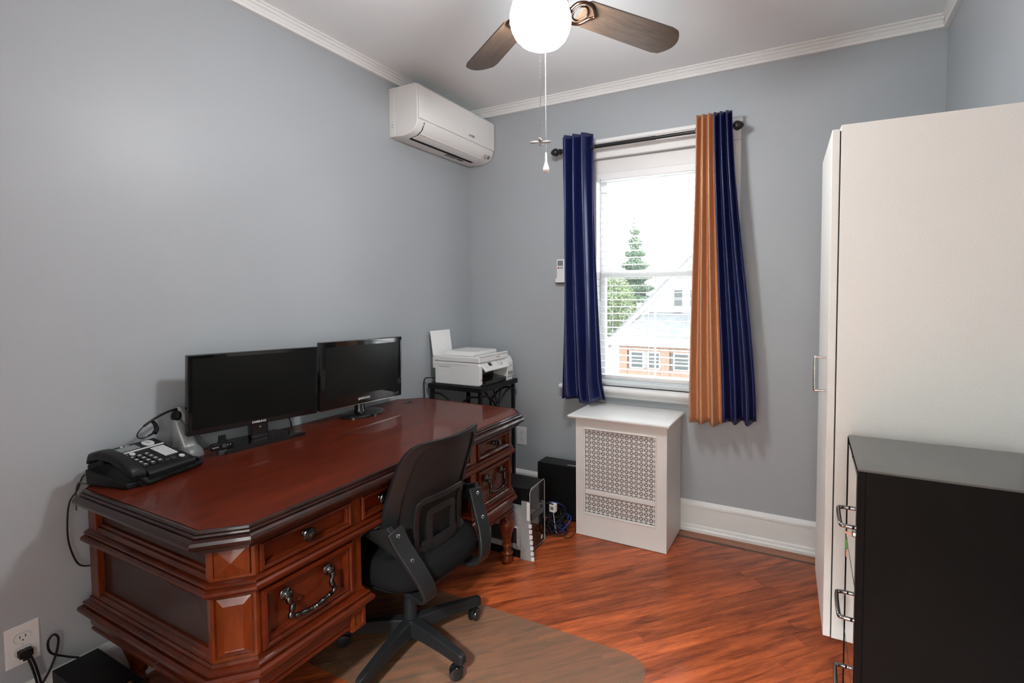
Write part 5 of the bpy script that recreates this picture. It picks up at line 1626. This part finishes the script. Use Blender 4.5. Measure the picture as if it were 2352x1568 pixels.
# side brackets joining seat and back, with the stub of a folded arm in front
for s in (-1, 1):
    path = catmull([(0.100, s * 0.130, 0.330), (0.160, s * 0.136, 0.322), (0.214, s * 0.144, 0.326), (0.242, s * 0.154, 0.352), (0.240, s * 0.168, 0.400), (0.214, s * 0.188, 0.462), (0.172, s * 0.208, 0.534), (0.142, s * 0.222, 0.600)], 6)
    rr_ = []
    n = len(path)
    for i in range(n):
        tt = (path[min(n - 1, i + 1)] - path[max(0, i - 1)]).normalized()
        sd = Vector((0, 1, 0)) - tt * tt.y
        sd.normalize()
        nn = sd.cross(tt).normalized()
        hw = 0.029 + 0.007 * max(0, i / n - 0.35) / 0.65
        rr_.append([path[i] + sd * hw + nn * 0.009, path[i] - sd * hw + nn * 0.009, path[i] - sd * hw - nn * 0.009, path[i] + sd * hw - nn * 0.009])
    br = obj('side_bracket', oq(B().loft(rr_)), 'chair_plastic', oc, bevel=0.004, smooth=50)
    # wing of the bracket sweeping forward along the side of the seat
    top_ = [Vector(p) for p in ((0.140, s * 0.250, 0.618), (0.085, s * 0.262, 0.597), (0.020, s * 0.264, 0.594), (-0.055, s * 0.256, 0.604))]
    bot_ = [Vector(p) for p in ((0.238, s * 0.186, 0.400), (0.190, s * 0.214, 0.470), (0.120, s * 0.238, 0.524), (-0.040, s * 0.252, 0.572))]
    g = B()
    rr_ = []
    for a_, b_ in zip(catmull(top_, 5), catmull(bot_, 5)):
        rr_.append([a_, b_, b_ - Y * (s * 0.014), a_ - Y * (s * 0.022)])
    g.loft(rr_)
    obj('arm_stub', oq(g), 'chair_plastic', oc, bevel=0.003, smooth=50)
    for zz, xx, yy in ((0.580, 0.155, 0.220), (0.492, 0.200, 0.198)):
        obj('screw', oq(B().lathe([(0.0080, 0), (0.0080, 0.003), (0.0045, 0.004), (0.0035, 0.001), (0, 0.001)], (xx + 0.004, s * yy, zz), Vector((1, 0, 0.55)), 12)), 'chrome', br, smooth=40)

# ------------------------------------------------------------------ outside the window
GZ = -5.6
gd = B().box(-60, 40, 4.0, 120, GZ - 0.3, GZ)
struct('ground', gd, 'ext_ground')
ho = thing('house', (-5.0, 42, GZ), 'white gabled house with brick porch seen across the street through the window', 'house')
HF = 38.0
gab = [(-12.9, -2.9), (-12.5, GZ), (3.5, GZ), (3.5, -2.9), (-4.7, 5.15)]
obj('wall', B().prism([(-12.4, GZ), (2.9, GZ), (2.9, -2.7), (-4.75, 4.75), (-12.4, -2.7)], 'y', HF, HF + 9), 'ext_white', ho)
for s in (-1, 1):
    a = Vector((-4.75, HF - 0.5, 5.05)); b = Vector((-4.75 + s * 8.4, HF - 0.5, -3.15))
    d = (b - a).normalized(); nrm = Vector((-d.z * s, 0, d.x * s)) if s > 0 else Vector((d.z, 0, -d.x))
    nrm = Vector((abs(d.z) * s, 0, abs(d.x)))
    g = B()
    q = [a, b, b + nrm * 0.22, a + nrm * 0.22]
    g.loft([[p for p in q], [p + Y * 10 for p in q]])
    obj('roof', g, 'ext_roof', ho)
    obj('rake_board', B().obox((a + b) / 2 - nrm * 0.14 + Y * -0.04, d, Y, nrm, (b - a).length / 2, 0.05, 0.16), 'ext_white', ho)
for x0 in (-7.15, -5.9, -4.65):
    w_ = obj('window', B().rings((x0, HF - 0.02, 0.45), X, Z, -Y, 0.80, 1.40, [(0, 0), (0, 0.06), (0.08, 0.06), (0.08, 0.02)]), 'ext_white', ho)
    obj('pane', B().box(x0 + 0.08, x0 + 0.72, HF - 0.045, HF - 0.035, 0.53, 1.13), 'ext_glass', w_)
    obj('pane', B().box(x0 + 0.08, x0 + 0.72, HF - 0.045, HF - 0.035, 1.19, 1.77), 'ext_glass', w_)
obj('window_air_conditioner', B().box(-7.10, -6.45, HF - 0.35, HF - 0.03, 0.18, 0.55), 'ext_white', ho)
PF = 34.6
obj('porch_roof', B().loft([[(-11.2, PF, -2.0), (0.2, PF, -2.0), (0.2, HF, -0.1), (-9.0, HF, -0.1)], [(-11.2, PF, -1.85), (0.2, PF, -1.85), (0.2, HF, 0.05), (-9.0, HF, 0.05)]]), 'ext_roof', ho)
obj('porch_fascia', B().box(-11.3, 0.3, PF - 0.12, PF - 0.01, -2.35, -1.80), 'ext_white', ho)
pw_ = B().box(-10.4, 0.1, PF + 0.3, PF + 0.6, GZ, -4.05)
obj('porch_wall', pw_, 'ext_brick', ho)
obj('porch_wall', B().box(-10.4, 0.1, PF + 0.3, PF + 0.6, -2.75, -2.36), 'ext_brick', ho)
for x0 in (-10.45, -7.25, -5.05, -2.6):
    obj('porch_pillar', B().box(x0, x0 + 0.62, PF + 0.2, PF + 0.7, GZ, -2.36), 'ext_brick', ho)
for x0, x1 in ((-9.6, -8.55), (-8.25, -7.3), (-6.35, -5.15), (-4.3, -2.8)):
    w_ = obj('porch_window', B().rings((x0, PF + 0.32, -4.05), X, Z, -Y, x1 - x0, 1.30, [(0, 0), (0, 0.05), (0.09, 0.05), (0.09, 0.02)]), 'ext_white', ho)
    obj('pane', B().box(x0 + 0.10, x1 - 0.10, PF + 0.29, PF + 0.31, -3.95, -3.42), 'ext_glass', w_)
    obj('pane', B().box(x0 + 0.10, x1 - 0.10, PF + 0.29, PF + 0.31, -3.36, -2.87), 'ext_glass', w_)


def crown_leaves(c, rx, rz, n, size, cone=False):
    g = B()
    for _ in range(n):
        while True:
            p = Vector((random.uniform(-1, 1), random.uniform(-1, 1), random.uniform(-1, 1)))
            if cone:
                if math.hypot(p.x, p.y) < (1 - p.z) / 2 * (0.75 + 0.25 * math.sin(p.z * 25)):
                    break
            elif 0.35 < p.length < 1:
                break
        q = Vector((c[0] + p.x * rx, c[1] + p.y * rx, c[2] + p.z * rz))
        a = Vector((random.gauss(0, 1), random.gauss(0, 1), random.gauss(0, 1))).normalized()
        b = a.orthogonal().normalized()
        s_ = size * random.uniform(0.6, 1.3)
        g.poly([q - a * s_, q + b * s_ * 0.5, q + a * s_, q - b * s_ * 0.5])
    return g


def tree(name, c, rx, rz, n, size, m, label, cone=False):
    t = thing(name, (c[0], c[1], GZ), label, 'tree')
    obj('trunk', B().lathe([(rx * 0.12, 0), (rx * 0.07, (c[2] - GZ) * 0.6), (rx * 0.02, c[2] - GZ + rz * 0.6)], (c[0], c[1], GZ), Z, 10), 'bark', t, smooth=50)
    o = obj('foliage', crown_leaves(c, rx, rz, n, size, cone), m, t)
    o['kind'] = 'stuff'


tree('leafy_tree', (-19.5, 50, 0.4), 5.2, 4.2, 22000, 0.15, 'leaf_green', 'broad leafy tree beyond the white house, seen at the left of the window')
tree('fir_tree', (-18.2, 62, 6.4), 3.2, 6.0, 16000, 0.15, 'leaf_pine', 'pointed fir tree rising behind the white house', cone=True)
tree('round_tree', (-10.0, 64, 2.0), 4.0, 3.6, 12000, 0.15, 'leaf_green', 'round tree top showing above the roof slope of the white house')
